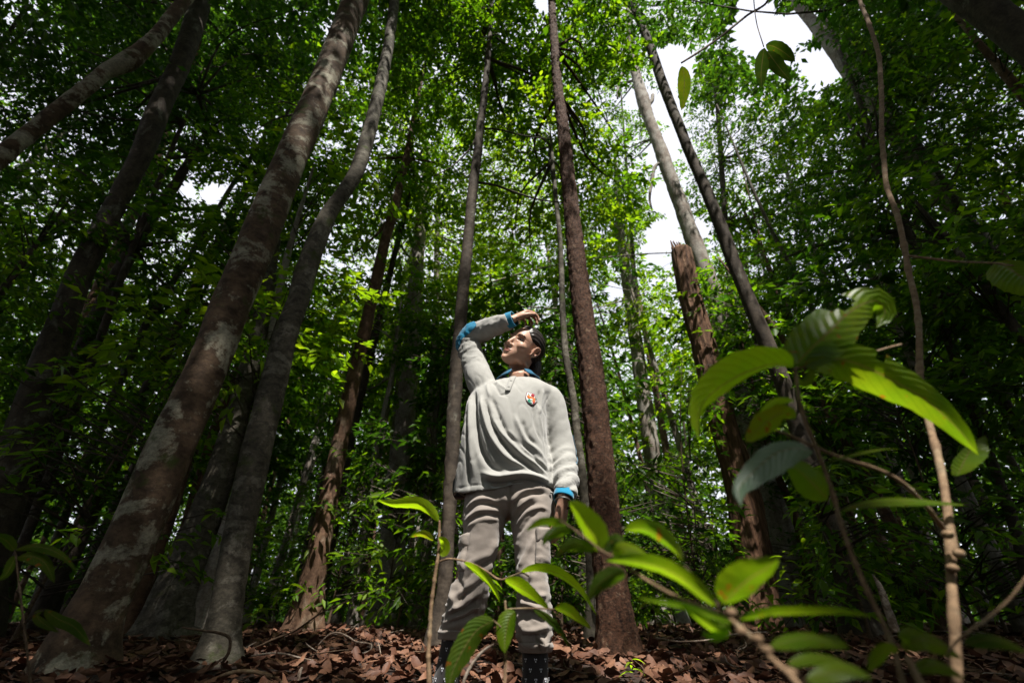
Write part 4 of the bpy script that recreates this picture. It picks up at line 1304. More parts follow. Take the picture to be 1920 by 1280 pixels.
bag.tube([hw((0, 0.071, 0.014)), hw((0, 0.080, -0.004)), hw((0, 0.089, -0.024)), hw((0, 0.089, -0.036))], [0.008, 0.0085, 0.0095, 0.007], 14, 18)
bag.ell(hw((0, 0.091, -0.030)), (0.0095, 0.0085, 0.0080), HROT, 14, 10)
bag.ell(hw((0, 0.0775, -0.0575)), (0.021, 0.0065, 0.0042), HROT, 18, 12)
bag.ell(hw((0, 0.0765, -0.0665)), (0.018, 0.0072, 0.0052), HROT, 18, 12)
bag.ell(hw((0, 0.066, -0.096)), (0.018, 0.014, 0.012), HROT, 18, 12)
nb = pv(972, 712, 1.84)
bag.loft([(hw((0, -0.030, -0.005)), HROT[:, 0], HROT[:, 1], 0.05, 0.05), (hw((0, -0.026, -0.060)), HROT[:, 0], HROT[:, 1], 0.052, 0.054),
          (nb + np.array([0.004, 0, 0.02]), X1, Y1, 0.049, 0.052), (nb - np.array([0, 0, 0.02]), X1, Y1, 0.050, 0.052), (nb - np.array([0, 0, 0.06]), X1, Y1, 0.07, 0.06)], 30, 16)


def trunk_ring(y, xl, xr, ry, dY=0.0):
    c_ = pv((xl + xr) / 2, y, PY + dY)
    return (c_, X1, Y1, (xr - xl) / 2 * S(y, PY), ry)


bag.loft([trunk_ring(722, 915, 1015, 0.05, 0.04), trunk_ring(745, 898, 1022, 0.075, 0.04), trunk_ring(790, 895, 1015, 0.10, 0.04), trunk_ring(850, 903, 1010, 0.09, 0.05),
          trunk_ring(900, 900, 1014, 0.095, 0.06), trunk_ring(940, 900, 1015, 0.08, 0.06), trunk_ring(955, 920, 995, 0.05, 0.06)], 36, 24)
bag.tube([J['shR'] + [0.03, 0, -0.04], J['shR'], (J['shR'] + J['elR']) / 2, J['elR'], J['elR'] * 0.5 + J['wrR'] * 0.5, J['wrR'] - (J['wrR'] - J['elR']) * 0.08, J['wrR']], [0.045, 0.042, 0.036, 0.026, 0.024, 0.023, 0.025], 16, 34)
bag.tube([J['shL'] + [-0.03, 0, -0.02], J['shL'], (J['shL'] + J['elL']) / 2, J['elL'], (J['elL'] + J['wrL']) / 2, J['wrL'] + (J['elL'] - J['wrL']) * 0.08, J['wrL']], [0.045, 0.042, 0.036, 0.032, 0.030, 0.025, 0.025], 16, 34)
for s_ in 'RL':
    h_, k_, a_ = J['hip' + s_], J['knee' + s_], J['ank' + s_]
    bag.tube([h_ + [0, 0, 0.06], h_, h_ * 0.5 + k_ * 0.5, k_, k_ * 0.55 + a_ * 0.45 + [0, 0.02, 0], a_], [0.06, 0.068, 0.056, 0.044, 0.036, 0.032], 18, 44)
    ft = np.array([a_[0], a_[1], PLOC[2] + 0.045])
    bag.tube([a_, ft, ft + [0, -0.08, -0.01], ft + [0, -0.17, -0.02]], [0.036, 0.04, 0.036, 0.022], 12, 14)
# raised hand in front of the brow: back up and away, fingers curled down, thumb beneath
hd = cam2w(0.55, 0.30, -0.60)
wrist_hand(bag, J['wrR'], hd, cam2w(0.45, -0.80, 0.10), 1, (0.62, 0.70, 0.80, 0.90), 0.35, 1.0, 0.03)
# hanging hand
hd = cam2w(-0.16, -1.0, 0.22)
wrist_hand(bag, J['wrL'], hd, cam2w(-0.75, 0.0, -0.6), -1, (0.22, 0.26, 0.30, 0.34), 0.25, 0.98, 0.04)
body = remesh(bag.mesh('body'), 0.0028, 0)
v = get_v(body)
lc = (v - HC) @ HROT / HS
msk = ((np.abs(lc[:, 0]) < 0.1) & (lc[:, 2] > -0.13) & (np.linalg.norm(lc, axis=1) < 0.16)).astype(float)
lap_smooth(body, 7, 0.5, msk * 0.75 + 0.25)
v = get_v(body); nn = get_n(body)
lc = (v - HC) @ HROT / HS
disp = np.zeros(len(v))
for s_ in (-1, 1):   # sockets, mouth line, nostrils
    disp -= 0.0065 * np.exp(-(((lc[:, 0] - s_ * 0.031) / 0.0125) ** 4 + ((lc[:, 2] - 0.004) / 0.0034) ** 2)) * (lc[:, 1] > 0.04)
    disp -= 0.0030 * np.exp(-(((lc[:, 0] - s_ * 0.031) / 0.018) ** 2 + ((lc[:, 2] - 0.0165) / 0.003) ** 2)) * (lc[:, 1] > 0.04)
    disp -= 0.0020 * np.exp(-(((lc[:, 0] - s_ * 0.024) / 0.010) ** 2 + ((lc[:, 2] + 0.045) / 0.012) ** 2)) * (lc[:, 1] > 0.04)
    disp -= 0.004 * np.exp(-(((lc[:, 0] - s_ * 0.0065) / 0.0035) ** 2 + ((lc[:, 2] + 0.0415) / 0.003) ** 2)) * (lc[:, 1] > 0.075)
disp -= 0.0035 * np.exp(-((lc[:, 2] + 0.0622) / 0.0016) ** 2) * np.exp(-(lc[:, 0] / 0.02) ** 4) * (lc[:, 1] > 0.06)
disp -= 0.003 * np.exp(-((lc[:, 2] + 0.081) / 0.005) ** 2) * np.exp(-(lc[:, 0] / 0.016) ** 2) * (lc[:, 1] > 0.06)
set_v(body, v + nn * disp[:, None])
BODY_ME = body


def to_person(me):
    set_v(me, get_v(me) - PLOC)
    return me


lips = sub_mesh(body, 'lips', keep_f=lambda f: (lambda q: 0.066 < q[1] < 0.095 and ((q[2] + 0.0622) / 0.0105) ** 2 + (q[0] / 0.0235) ** 2 < 1)(np.array((f.calc_center_median() - Vector(HC))) @ HROT), offset=0.0004)
brows = [sub_mesh(body, 'eyebrow', keep_f=(lambda s_: lambda f: (lambda q: 0.04 < q[1] < 0.088 and 0.012 < s_ * q[0] < 0.05 and abs(q[2] - 0.027 + (s_ * q[0] - 0.03) ** 2 * 9) < 0.0032)(np.array((f.calc_center_median() - Vector(HC))) @ HROT))(s_), offset=0.0006) for s_ in (-1, 1)]


def hair_test(f):
    q = np.array((f.calc_center_median() - Vector(HC))) @ HROT
    ax = abs(q[0])
    if np.linalg.norm((q - np.array([0, -0.018, 0.036])) / np.array([0.073, 0.093, 0.080])) > 1.10 or q[2] < -0.065:
        return False
    line = 0.078 - 1.35 * max(0, ax - 0.030) if q[1] > 0 else 9      # hairline height on the forehead
    if q[1] > 0.018:
        return q[2] > line and q[2] > 0.02 + (q[1] - 0.018) * 0.7
    if ax > 0.066 and -0.034 < q[1] and -0.045 < q[2] < 0.028:
        return False                                                 # the ear stays free
    return q[2] > -0.030 + max(0, (q[1] + 0.035)) * 1.1


hair = sub_mesh(body, 'hair', keep_f=hair_test, offset=0.0)
hb = bmesh.new(); hb.from_mesh(hair); hb.normal_update()
ring_ = {v_: 0 for v_ in hb.verts if any(e_.is_boundary for e_ in v_.link_edges)}
front_ = list(ring_)
for lv in range(1, 8):
    nx_ = []
    for v_ in front_:
        for e_ in v_.link_edges:
            o2 = e_.other_vert(v_)
            if o2 not in ring_:
                ring_[o2] = lv; nx_.append(o2)
    front_ = nx_
for vv in hb.verts:
    q = np.array(vv.co - Vector(HC)) @ HROT
    dep = min(ring_.get(vv, 8), 7) / 7
    ang = math.atan2(q[0], q[2] + 0.02)
    vv.co += vv.normal * (0.0004 + 0.0048 * dep + 0.0012 * dep * math.sin(ang * 38 + 2 * math.sin(q[1] * 40)))
hb.to_mesh(hair); hb.free()
to_person(body); body.materials.clear()
body_o = put('body', body, M['skin'], person)
put('lips', to_person(lips), M['lip'], body_o)
for q in brows:
    put('eyebrow', to_person(q), M['brow'], body_o)
for s_ in (-1, 1):
    e = Bag(); e.ell(hw((s_ * 0.031, 0.0575, 0.005)) - PLOC, (0.0118,) * 3, None, 20, 14)
    eo = put('eye', e.mesh('eye'), M['eyew'], body_o)
    e = Bag(); e.ell(hw((s_ * 0.031, 0.0672, 0.0065)) - PLOC, (0.0055, 0.003, 0.0055), HROT, 16, 10)
    put('iris', e.mesh('iris'), M['iris'], eo)
hair_o = put('hair', to_person(hair), M['hair'], person)
# tied hair falling behind the neck
hbag = Bag()
hbag.tube([hw((0.0, -0.085, 0.02)), hw((0.01, -0.112, -0.015)), hw((0.028, -0.115, -0.055)), hw((0.045, -0.10, -0.095)), pv(1006, 706, 1.90)], [0.030, 0.036, 0.034, 0.030, 0.018], 28, 40,
          lambda TH, TT, RR, base, U: RR * (1 + 0.07 * np.sin(TH * 9 + 12 * TT)))
hm = hbag.mesh('ponytail'); put('ponytail', to_person(hm), M['hair'], hair_o)

# ---- shirt
YF = 1.68


def curve_w(pts, Y=YF):
    q = np.array([pv(a_, b_, Y) for a_, b_ in pts])
    return catmull(q, 26) if len(q) > 2 else np.linspace(q[0], q[1], 26)


def fold_field(v, folds, Y=YF):
    """sum of ridge (+) and valley (-) profiles about curves drawn on the front of the cloth"""
    out = np.zeros(len(v))
    for amp, wd, pts in folds:
        c_ = curve_w(pts, Y)[:, [0, 2]]
        lo, hi = c_.min(0) - wd * 4, c_.max(0) + wd * 4
        box = ((v[:, [0, 2]] > lo) & (v[:, [0, 2]] < hi)).all(1)
        q_ = v[box][:, [0, 2]]
        a_, ab = c_[:-1], np.diff(c_, axis=0)
        u_ = np.clip(((q_[:, None] - a_[None]) * ab[None]).sum(2) / (ab ** 2).sum(1)[None], 0, 1)
        d2 = ((q_[:, None] - a_[None] - u_[..., None] * ab[None]) ** 2).sum(2)
        k = d2.argmin(1)
        ii = np.arange(len(q_))
        t_ = np.zeros(len(v)); dist = np.full(len(v), 9.0)
        t_[box] = (k + u_[ii, k]) / 25.0
        dist[box] = np.sqrt(d2[ii, k])
        fade = np.clip(np.minimum(t_ / 0.15 + 0.25, (1 - t_) / 0.2 + 0.15), 0, 1)
        end = np.exp(-np.maximum(dist - wd * 2, 0) ** 2 / wd ** 2)
        out += amp * fade * np.exp(-(dist / wd) ** 2) * end * (dist < 5)
    return out


bag = Bag()
rings = [(716, 948, 1002, 0.052, 0.03), (722, 925, 1022, 0.085, 0.03), (735, 890, 1040, 0.105, 0.02), (755, 876, 1030, 0.122, 0.01), (790, 870, 1024, 0.132, 0.0), (830, 864, 1026, 0.135, 0.0),
         (870, 858, 1034, 0.133, 0.01), (895, 853, 1042, 0.132, 0.02), (925, 849, 1047, 0.130, 0.03), (940, 848, 1048, 0.130, 0.03)]
bag.loft([trunk_ring(*q) for q in rings], 56, 60, 2.25)
sr = lambda pts: ([pv(a_, b_, Y_) for a_, b_, w_, Y_ in pts], [w_ / 2 * S(b_, Y_) for a_, b_, w_, Y_ in pts])
SLR = [(915, 742, 50, 1.82), (901, 716, 54, 1.82), (892, 690, 49, 1.84), (883, 664, 45, 1.86), (877, 644, 43, 1.87), (884, 628, 42, 1.86), (903, 621, 41, 1.835), (928, 611, 38, 1.79), (950, 604, 34, 1.75), (960, 600, 33, 1.735)]
SLL = [(1012, 738, 46, 1.82), (1031, 749, 50, 1.82), (1043, 785, 47, 1.82), (1052, 830, 48, 1.82), (1058, 868, 49, 1.80), (1062, 896, 47, 1.765), (1063, 918, 43, 1.735), (1060, 930, 40, 1.72)]
for q in (SLR, SLL):
    p_, r_ = sr(q)
    bag.tube(p_, r_, 28, 60)
shirt = remesh(bag.mesh('shirt'), 0.0048, 0)
lap_smooth(shirt, 14, 0.5)
v = get_v(shirt); nn = get_n(shirt)


def arm_param(v, q):
    c_ = catmull(np.array(sr(q)[0]), 60)
    d = ((v[:, None] - c_[None]) ** 2).sum(2)
    k = d.argmin(1)
    return k / 59.0, np.sqrt(d[np.arange(len(v)), k])


tR, dR = arm_param(v, SLR); tL, dL = arm_param(v, SLL)
onR = np.clip((tR - 0.18) / 0.12, 0, 1) * (dR < 0.085); onL = np.clip((tL - 0.14) / 0.10, 0, 1) * (dL < 0.075) * (v[:, 0] > pv(1020, 800, 1.8)[0] - 0.012)
onR = onR * (v[:, 2] > pv(890, 712, 1.82)[2])
tors = (1 - np.clip(onR, 0, 1)) * (1 - np.clip(onL, 0, 1))
FOLDS = [
    (-0.026, 0.013, [(884, 716), (886, 745), (889, 785), (896, 822), (904, 846), (919, 868), (938, 879)]),
    (-0.014, 0.006, [(872, 762), (873, 800), (874, 850), (877, 890), (878, 912)]),
    (0.010, 0.012, [(880, 730), (880, 780), (882, 840), (888, 895)]),
    (0.015, 0.009, [(901, 740), (908, 780), (920, 818), (940, 846), (962, 864), (992, 880)]),
    (-0.015, 0.008, [(909, 750), (920, 788), (938, 822), (960, 849), (984, 869), (1018, 884)]),
    (0.012, 0.008, [(920, 780), (938, 812), (960, 834), (984, 856), (1024, 878)]),
    (-0.012, 0.009, [(922, 745), (935, 780), (948, 808), (964, 824), (988, 842), (1012, 862), (1034, 878)]),
    (0.011, 0.008, [(948, 806), (970, 828), (990, 846), (1028, 868)]),
    (0.009, 0.010, [(966, 782), (974, 804), (988, 828), (1008, 840), (1026, 858)]),
    (-0.008, 0.009, [(980, 790), (990, 816), (1008, 832)]),
    (-0.006, 0.007, [(1000, 760), (1006, 800), (1018, 822)]),
    (0.006, 0.006, [(1008, 752), (1014, 780), (1020, 806)]),
    (-0.007, 0.005, [(922, 706), (930, 720), (938, 738), (950, 742)]),
    (0.007, 0.005, [(930, 706), (938, 718), (950, 728)]),
    (-0.006, 0.004, [(940, 738), (955, 736)]),
    (0.007, 0.006, [(912, 710), (914, 725), (918, 742)]),
    (0.019, 0.011, [(905, 884), (928, 887), (960, 887), (1000, 889), (1038, 892)]),
    (-0.020, 0.010, [(905, 899), (930, 902), (970, 900), (1040, 904)]),
    (-0.012, 0.007, [(1024, 800), (1030, 840), (1036, 880)]),
    (0.008, 0.006, [(1020, 720), (1016, 745), (1012, 770)]),
    (-0.006, 0.005, [(1012, 725), (1010, 750), (1008, 770)]),
]
front = np.clip(-nn[:, 1] * 1.4, 0, 1)
FOLDS = [(a_ * 1.02, w_ * 0.84, p_) for a_, w_, p_ in FOLDS] + [(-0.0035, 0.0028, [(1034, 722), (1024, 745), (1020, 775), (1022, 810)]), (-0.003, 0.0028, [(852, 903), (866, 908), (895, 906), (920, 905)])]
dsp = fold_field(v, FOLDS) * tors * front
dsp += 0.003 * tors * fbm(v * np.array([16, 16, 6.0]), 3) - 0.002 * tors * np.clip(0.12 - np.abs(perlin(np.column_stack([v[:, 0] * 20 + v[:, 2] * 9, v[:, 1] * 12, v[:, 2] * 8 - v[:, 0] * 6]))), 0, 1) / 0.12
# sleeve wrinkles run round the arm, bunched at elbow and wrist
wob = fbm(v * 22, 2)
wr = 0.0032 * np.sin(tR * 62 + 5 * wob) * (0.35 + 1.0 * np.exp(-((tR - 0.48) / 0.13) ** 2)) + 0.006 * fbm(v * 26 + 4, 2)
wl = (0.0042 * np.sin(tL * 62 + 3.5 * fbm(v * 13, 2) + v[:, 0] * 70) + 0.004 * fbm(v * np.array([16, 16, 30]), 2)) * np.clip((tL - 0.5) / 0.3, 0.12, 1.25) + 0.005 * fbm(v * np.array([14, 14, 8]), 2)
dsp += wr * onR + wl * onL
v2 = v + nn * dsp[:, None]
v2 = v2 + np.array([0, 0, 1.0]) * (0.006 * tors * np.sin(v[:, 0] * 30))[:, None] * np.clip((1.0 - v[:, 2]) / 0.1, 0, 1)[:, None]
set_v(shirt, v2)
lap_smooth(shirt, 1, 0.3)
# cut: hem line, neck and the open sleeve ends
hx = [840, 850, 866, 895, 923, 947, 966, 980, 1010, 1048]; hy = [909, 911, 917, 915, 914, 908, 901, 899, 901, 905]
hp = np.array([pv(a_, b_, YF) for a_, b_ in zip(hx, hy)])


E2 = J['wrL'] - J['elL']; E2 /= np.linalg.norm(E2)


def shirt_keep(f):
    c_ = f.calc_center_median()
    sl = (c_.x > 0.0 and np.hypot(c_.x - J['wrL'][0], c_.y - J['wrL'][1]) < 0.055)
    if sl and (np.array(c_) - J['wrL']).dot(E2) > -0.012:
        return False
    if not sl and c_.z < np.interp(c_.x, hp[:, 0], hp[:, 2]) + (0.02 if c_.y > 1.85 else 0):
        return False
    q = np.array(c_)
    if c_.z > pv(972, 712, 1.8)[2] - 0.03 and np.hypot(q[0] - nb[0], q[1] - nb[1]) < 0.050 and abs(c_.z - nb[2]) < 0.06:
        return False
    # open end at the raised wrist
    e1 = J['wrR'] - J['elR']; e1 /= np.linalg.norm(e1)
    if (q - J['wrR']).dot(e1) > -0.012 and np.linalg.norm(q - J['wrR']) < 0.06:
        return False
    return True


shirt_c = sub_mesh(shirt, 'shirt', keep_f=shirt_keep, solid=0.0)
bm_ = bmesh.new(); bm_.from_mesh(shirt_c)
sh_bvh = BVHTree.FromBMesh(bm_)
bm_.free()
shirt_o = put('shirt', to_person(shirt_c), M['shirt'], person)
smd = shirt_o.modifiers.new('thickness', 'SOLIDIFY'); smd.thickness = 0.0022; smd.offset = -1


def along(q, p_lo, p_hi, c0, c1):
    e_ = c1 - c0; L_ = np.linalg.norm(e_); e_ = e_ / L_
    t_ = (q - c0).dot(e_) / L_
    return p_lo < t_ < p_hi


# blue elbow patch on the raised arm, a second one on the hanging arm
ep = pv(868, 640, 1.86)
pc = [(852, 652), (857, 630), (872, 616), (890, 609), (897, 624), (880, 634), (868, 640), (862, 657)]
pp = np.array([[P(a_, b_, 1.85)[0], P(a_, b_, 1.85)[2]] for a_, b_ in pc])


def in_poly(x, z, poly):
    c_ = False; k = len(poly)
    for a_ in range(k):
        x1, z1 = poly[a_]; x2, z2 = poly[(a_ + 1) % k]
        if (z1 > z) != (z2 > z) and x < (x2 - x1) * (z - z1) / (z2 - z1) + x1:
            c_ = not c_
    return c_


put('elbow_patch', to_person(sub_mesh(shirt, 'elbow_patch', keep_f=lambda f: (lambda c_: in_poly(c_.x, c_.z, pp))(f.calc_center_median()), offset=0.0028)), M['blue'], shirt_o)
put('elbow_patch', to_person(sub_mesh(shirt, 'elbow_patch', keep_f=lambda f: (lambda c_, nr: abs(c_.z - J['elL'][2]) < 0.07 and c_.x > J['elL'][0] + 0.022 and nr.x > 0.3 and nr.y > -0.35)(f.calc_center_median(), f.normal), offset=0.0028)), M['blue'], shirt_o)
put('shoulder_panel', to_person(sub_mesh(shirt, 'shoulder_panel', keep_f=lambda f: (lambda c_, nr: c_.z > pv(1048, 742, 1.82)[2] - 0.01 and c_.x > pv(1040, 740, 1.82)[0] and nr.x > 0.35 and nr.y > -0.2)(f.calc_center_median(), f.normal), offset=0.0028)), M['blue'], shirt_o)


def cuff(c0, c1, r0_, r1_, name='cuff'):
    bg2 = Bag()
    pts = [c0 + (c1 - c0) * t_ for t_ in (0, 0.33, 0.66, 1)]
    V_, F_, T_ = tube_arrays(pts, [r0_, r0_ * 0.97, r1_ * 1.03, r1_], 28, 10, False, lambda TH, TT, RR, base, U: RR + 0.0007 * np.sin(TH * 28) + 0.002 * np.sin(TH * 3))
    o_ = put(name, mesh_np(name, V_ - PLOC, F_), M['blue'], shirt_o)
    s_ = o_.modifiers.new('t', 'SOLIDIFY'); s_.thickness = 0.004; s_.offset = -1
    return o_


e1 = J['wrR'] - J['elR']; e1 /= np.linalg.norm(e1)
cuff(J['wrR'] - e1 * 0.022, J['wrR'] + e1 * 0.010, 0.0395, 0.036)
e2 = J['wrL'] - J['elL']; e2 /= np.linalg.norm(e2)
cuff(J['wrL'] - e2 * 0.035 + [0.004, 0, 0], J['wrL'] + e2 * 0.006, 0.037, 0.036)

# collar: blue fold-down blades either side of an open neck, grey placket between
def strip_surface(name, rows, mat, parent, th=0.003):
    rows = np.array(rows, float)
    k, m_ = rows.shape[:2]
    rows = np.stack([catmull(rows[a_], 22) for a_ in range(k)])
    V_ = rows.reshape(-1, 3); m_ = 22
    i_ = np.arange(k - 1)[:, None] * m_; j_ = np.arange(m_ - 1)[None]; a_ = (i_ + j_).ravel()
    o_ = put(name, mesh_np(name, V_ - PLOC, np.column_stack([a_, a_ + 1, a_ + m_ + 1, a_ + m_])), mat, parent)
    s_ = o_.modifiers.new('t', 'SOLIDIFY'); s_.thickness = th; s_.offset = 0
    return o_


def ring_pt(a_, r_, dz, fr=0.0):
    return nb + np.array([math.cos(a_) * r_, math.sin(a_) * r_ * 0.98, dz + 0.020])


for s_, a0, a1 in (('l', -2.05, -4.75 + 0.0), ('r', -1.15, 1.6)):
    aa = np.linspace(a0, a1, 9)
    front_drop = np.linspace(1, 0.25, 9)
    rows = [[ring_pt(a_, 0.061, -0.012 + 0.030 * (1 - fd * 0.75)) for a_, fd in zip(aa, front_drop)],
            [ring_pt(a_, 0.066, 0.000 + 0.028 * (1 - fd * 0.8)) for a_, fd in zip(aa, front_drop)],
            [ring_pt(a_, 0.075, -0.008 + 0.020 * (1 - fd)) for a_, fd in zip(aa, front_drop)],
            [ring_pt(a_, 0.090 + 0.012 * fd, -0.024 + 0.012 * (1 - fd) - 0.008 * fd) for a_, fd in zip(aa, front_drop)]]
    strip_surface('collar', rows, M['navy'], shirt_o, 0.004)


def on_front(x, z, off=0.003):
    h, nr, _, _ = sh_bvh.ray_cast(Vector((x, 1.2, z)), Vector((0, 1, 0)))
    if h is None:
        return np.array([x, 1.7, z])
    return np.array(h) - np.array([0, 1, 0]) * off


plk0, plk1 = (962, 704), (952, 742)
rows = []
for du in (-6, -2, 2, 6):
    row = []
    for t_ in np.linspace(0, 1, 8):
        x_ = plk0[0] + (plk1[0] - plk0[0]) * t_ + du * (1 - 0.2 * t_); y_ = plk0[1] + (plk1[1] - plk0[1]) * t_
        p_ = pv(x_, y_, 1.735)
        row.append(on_front(p_[0], p_[2], 0.004 + (0.002 if abs(du) < 3 else 0)))
    rows.append(row)
strip_surface('placket', rows, M['shirt'], shirt_o, 0.002)
for t_ in (0.38, 0.78):
    x_ = plk0[0] + (plk1[0] - plk0[0]) * t_; y_ = plk0[1] + (plk1[1] - plk0[1]) * t_
    p_ = pv(x_, y_, 1.735); q = on_front(p_[0], p_[2], 0.008)
    e = Bag(); e.ell(q - PLOC, (0.0055, 0.002, 0.0055), None, 16, 8)
    put('button', e.mesh('button'), M['shirt'], shirt_o)

# embroidered badge on the chest
def badge_poly(name, pts, col, off, parent):
    """pts in photograph pixels, pressed on to the shirt"""
    w3 = []
    c_ = np.mean(pts, 0)
    ring = []
    k = len(pts)
    dense = []
    for a_ in range(k):
        p0, p1 = np.array(pts[a_]), np.array(pts[(a_ + 1) % k])
        for t_ in np.linspace(0, 1, 4, endpoint=False):
            dense.append(p0 + (p1 - p0) * t_)
    rings_ = []
    for f_ in (1.0, 0.66, 0.33):
        rings_.append([c_ + (np.array(d_) - c_) * f_ for d_ in dense])
    V_ = []
    for rg in rings_:
        for d_ in rg:
            p_ = pv(d_[0], d_[1], 1.70); V_.append(on_front(p_[0], p_[2], off) - PLOC)
    p_ = pv(c_[0], c_[1], 1.70); V_.append(on_front(p_[0], p_[2], off) - PLOC)
    N_ = len(dense); F_ = []
    for g_ in range(2):
        for a_ in range(N_):
            b__ = (a_ + 1) % N_
            F_ += [[g_ * N_ + a_, g_ * N_ + b__, (g_ + 1) * N_ + b__], [g_ * N_ + a_, (g_ + 1) * N_ + b__, (g_ + 1) * N_ + a_]]
    for a_ in range(N_):
        F_.append([2 * N_ + a_, 2 * N_ + (a_ + 1) % N_, 3 * N_])
    o_ = put(name, mesh_np(name, np.array(V_), np.array(F_)), col, parent)
    s_ = o_.modifiers.new('t', 'SOLIDIFY'); s_.thickness = 0.0007; s_.offset = 0
    return o_


for k_, c_ in (('bmaroon', (0.12, 0.01, 0.03)), ('bwhite', (0.75, 0.74, 0.72)), ('borange', (0.62, 0.15, 0.03)), ('bred', (0.34, 0.02, 0.035)), ('bgreen', (0.03, 0.20, 0.14))):
    M[k_] = fabric('thread_' + k_[1:], c_, 0.9)
BX, BY, BK = 820, 700, 1 / 5.333
bd = lambda l: [(BX + a_ * BK, BY + b_ * BK) for a_, b_ in l]
badge = badge_poly('badge', bd([(895, 190), (920, 197), (975, 200), (985, 235), (1005, 262), (985, 300), (965, 325), (938, 332), (905, 315), (885, 285), (880, 250), (888, 220)]), M['bmaroon'], 0.0022, shirt_o)
badge_poly('badge_field', bd([(899, 196), (922, 203), (970, 206), (979, 237), (998, 262), (979, 296), (961, 319), (938, 325), (909, 309), (891, 282), (886, 250), (893, 222)]), M['bwhite'], 0.0028, badge)
badge_poly('badge_motif', bd([(893, 238), (925, 230), (945, 240), (972, 240), (985, 262), (970, 262), (945, 255), (925, 262), (905, 262)]), M['borange'], 0.0034, badge)
badge_poly('badge_motif', bd([(950, 262), (978, 266), (980, 285), (962, 300), (950, 282)]), M['borange'], 0.0034, badge)
badge_poly('badge_motif', bd([(936, 212), (955, 203), (972, 212), (972, 230), (955, 238), (938, 230)]), M['bred'], 0.0037, badge)
badge_poly('badge_motif', bd([(905, 272), (925, 262), (945, 268), (950, 290), (940, 315), (920, 308), (900, 292)]), M['bgreen'], 0.0034, badge)
badge_poly('badge_motif', bd([(898, 228), (912, 222), (920, 236), (908, 250), (896, 246)]), M['borange'], 0.0035, badge)
badge_poly('badge_motif', bd([(955, 288), (970, 284), (974, 296), (962, 310), (952, 304)]), M['bred'], 0.0036, badge)
badge_poly('badge_motif', bd([(926, 262), (938, 258), (944, 272), (930, 276)]), M['bwhite'], 0.0042, badge)
badge_poly('badge_motif', bd([(930, 288), (942, 284), (946, 296), (934, 300)]), M['bwhite'], 0.0042, badge)
badge_poly('badge_motif', bd([(905, 205), (918, 208), (926, 222), (912, 224)]), M['bgreen'], 0.0034, badge)
badge_poly('badge_motif', bd([(975, 238), (996, 250), (996, 258), (980, 252)]), M['bgreen'], 0.0036, badge)

# ---- trousers
bag = Bag()


def ring_px(y, xl, xr, ry, Y):
    c_ = pv((xl + xr) / 2, y, Y)
    return (c_, X1, Y1, (xr - xl) / 2 * S(y, Y), ry)


bag.loft([ring_px(860, 890, 1024, 0.11, 1.85), ring_px(890, 884, 1030, 0.115, 1.85), ring_px(925, 873, 1040, 0.125, 1.835), ring_px(955, 872, 1040, 0.118, 1.835), ring_px(972, 880, 1034, 0.09, 1.85)], 44, 18, 2.3)
bag.loft([ring_px(925, 874, 960, 0.112, 1.83), ring_px(965, 868, 951, 0.112, 1.825), ring_px(1000, 868, 942, 0.098, 1.815), ring_px(1040, 864, 932, 0.084, 1.80), ring_px(1080, 856, 920, 0.078, 1.78),
          ring_px(1115, 842, 917, 0.078, 1.78), ring_px(1150, 832, 908, 0.080, 1.80), ring_px(1175, 824, 900, 0.074, 1.81), ring_px(1200, 820, 894, 0.066, 1.82)], 40, 50, 2.1)
bag.loft([ring_px(925, 956, 1040, 0.112, 1.83), ring_px(965, 955, 1040, 0.112, 1.825), ring_px(1000, 960, 1034, 0.098, 1.815), ring_px(1040, 965, 1030, 0.084, 1.80), ring_px(1080, 968, 1028, 0.078, 1.78),
          ring_px(1115, 968, 1032, 0.078, 1.78), ring_px(1150, 966, 1036, 0.080, 1.79), ring_px(1185, 966, 1036, 0.080, 1.80), ring_px(1210, 974, 1034, 0.070, 1.81), ring_px(1228, 982, 1030, 0.05, 1.82)], 40, 50, 2.1)
pants = remesh(bag.mesh('trousers'), 0.0048, 0)
lap_smooth(pants, 8, 0.5)
v = get_v(pants); nn = get_n(pants)
z2 = lambda l: [(760 + a_ / 3.2, 880 + b_ / 3.2) for a_, b_ in l]
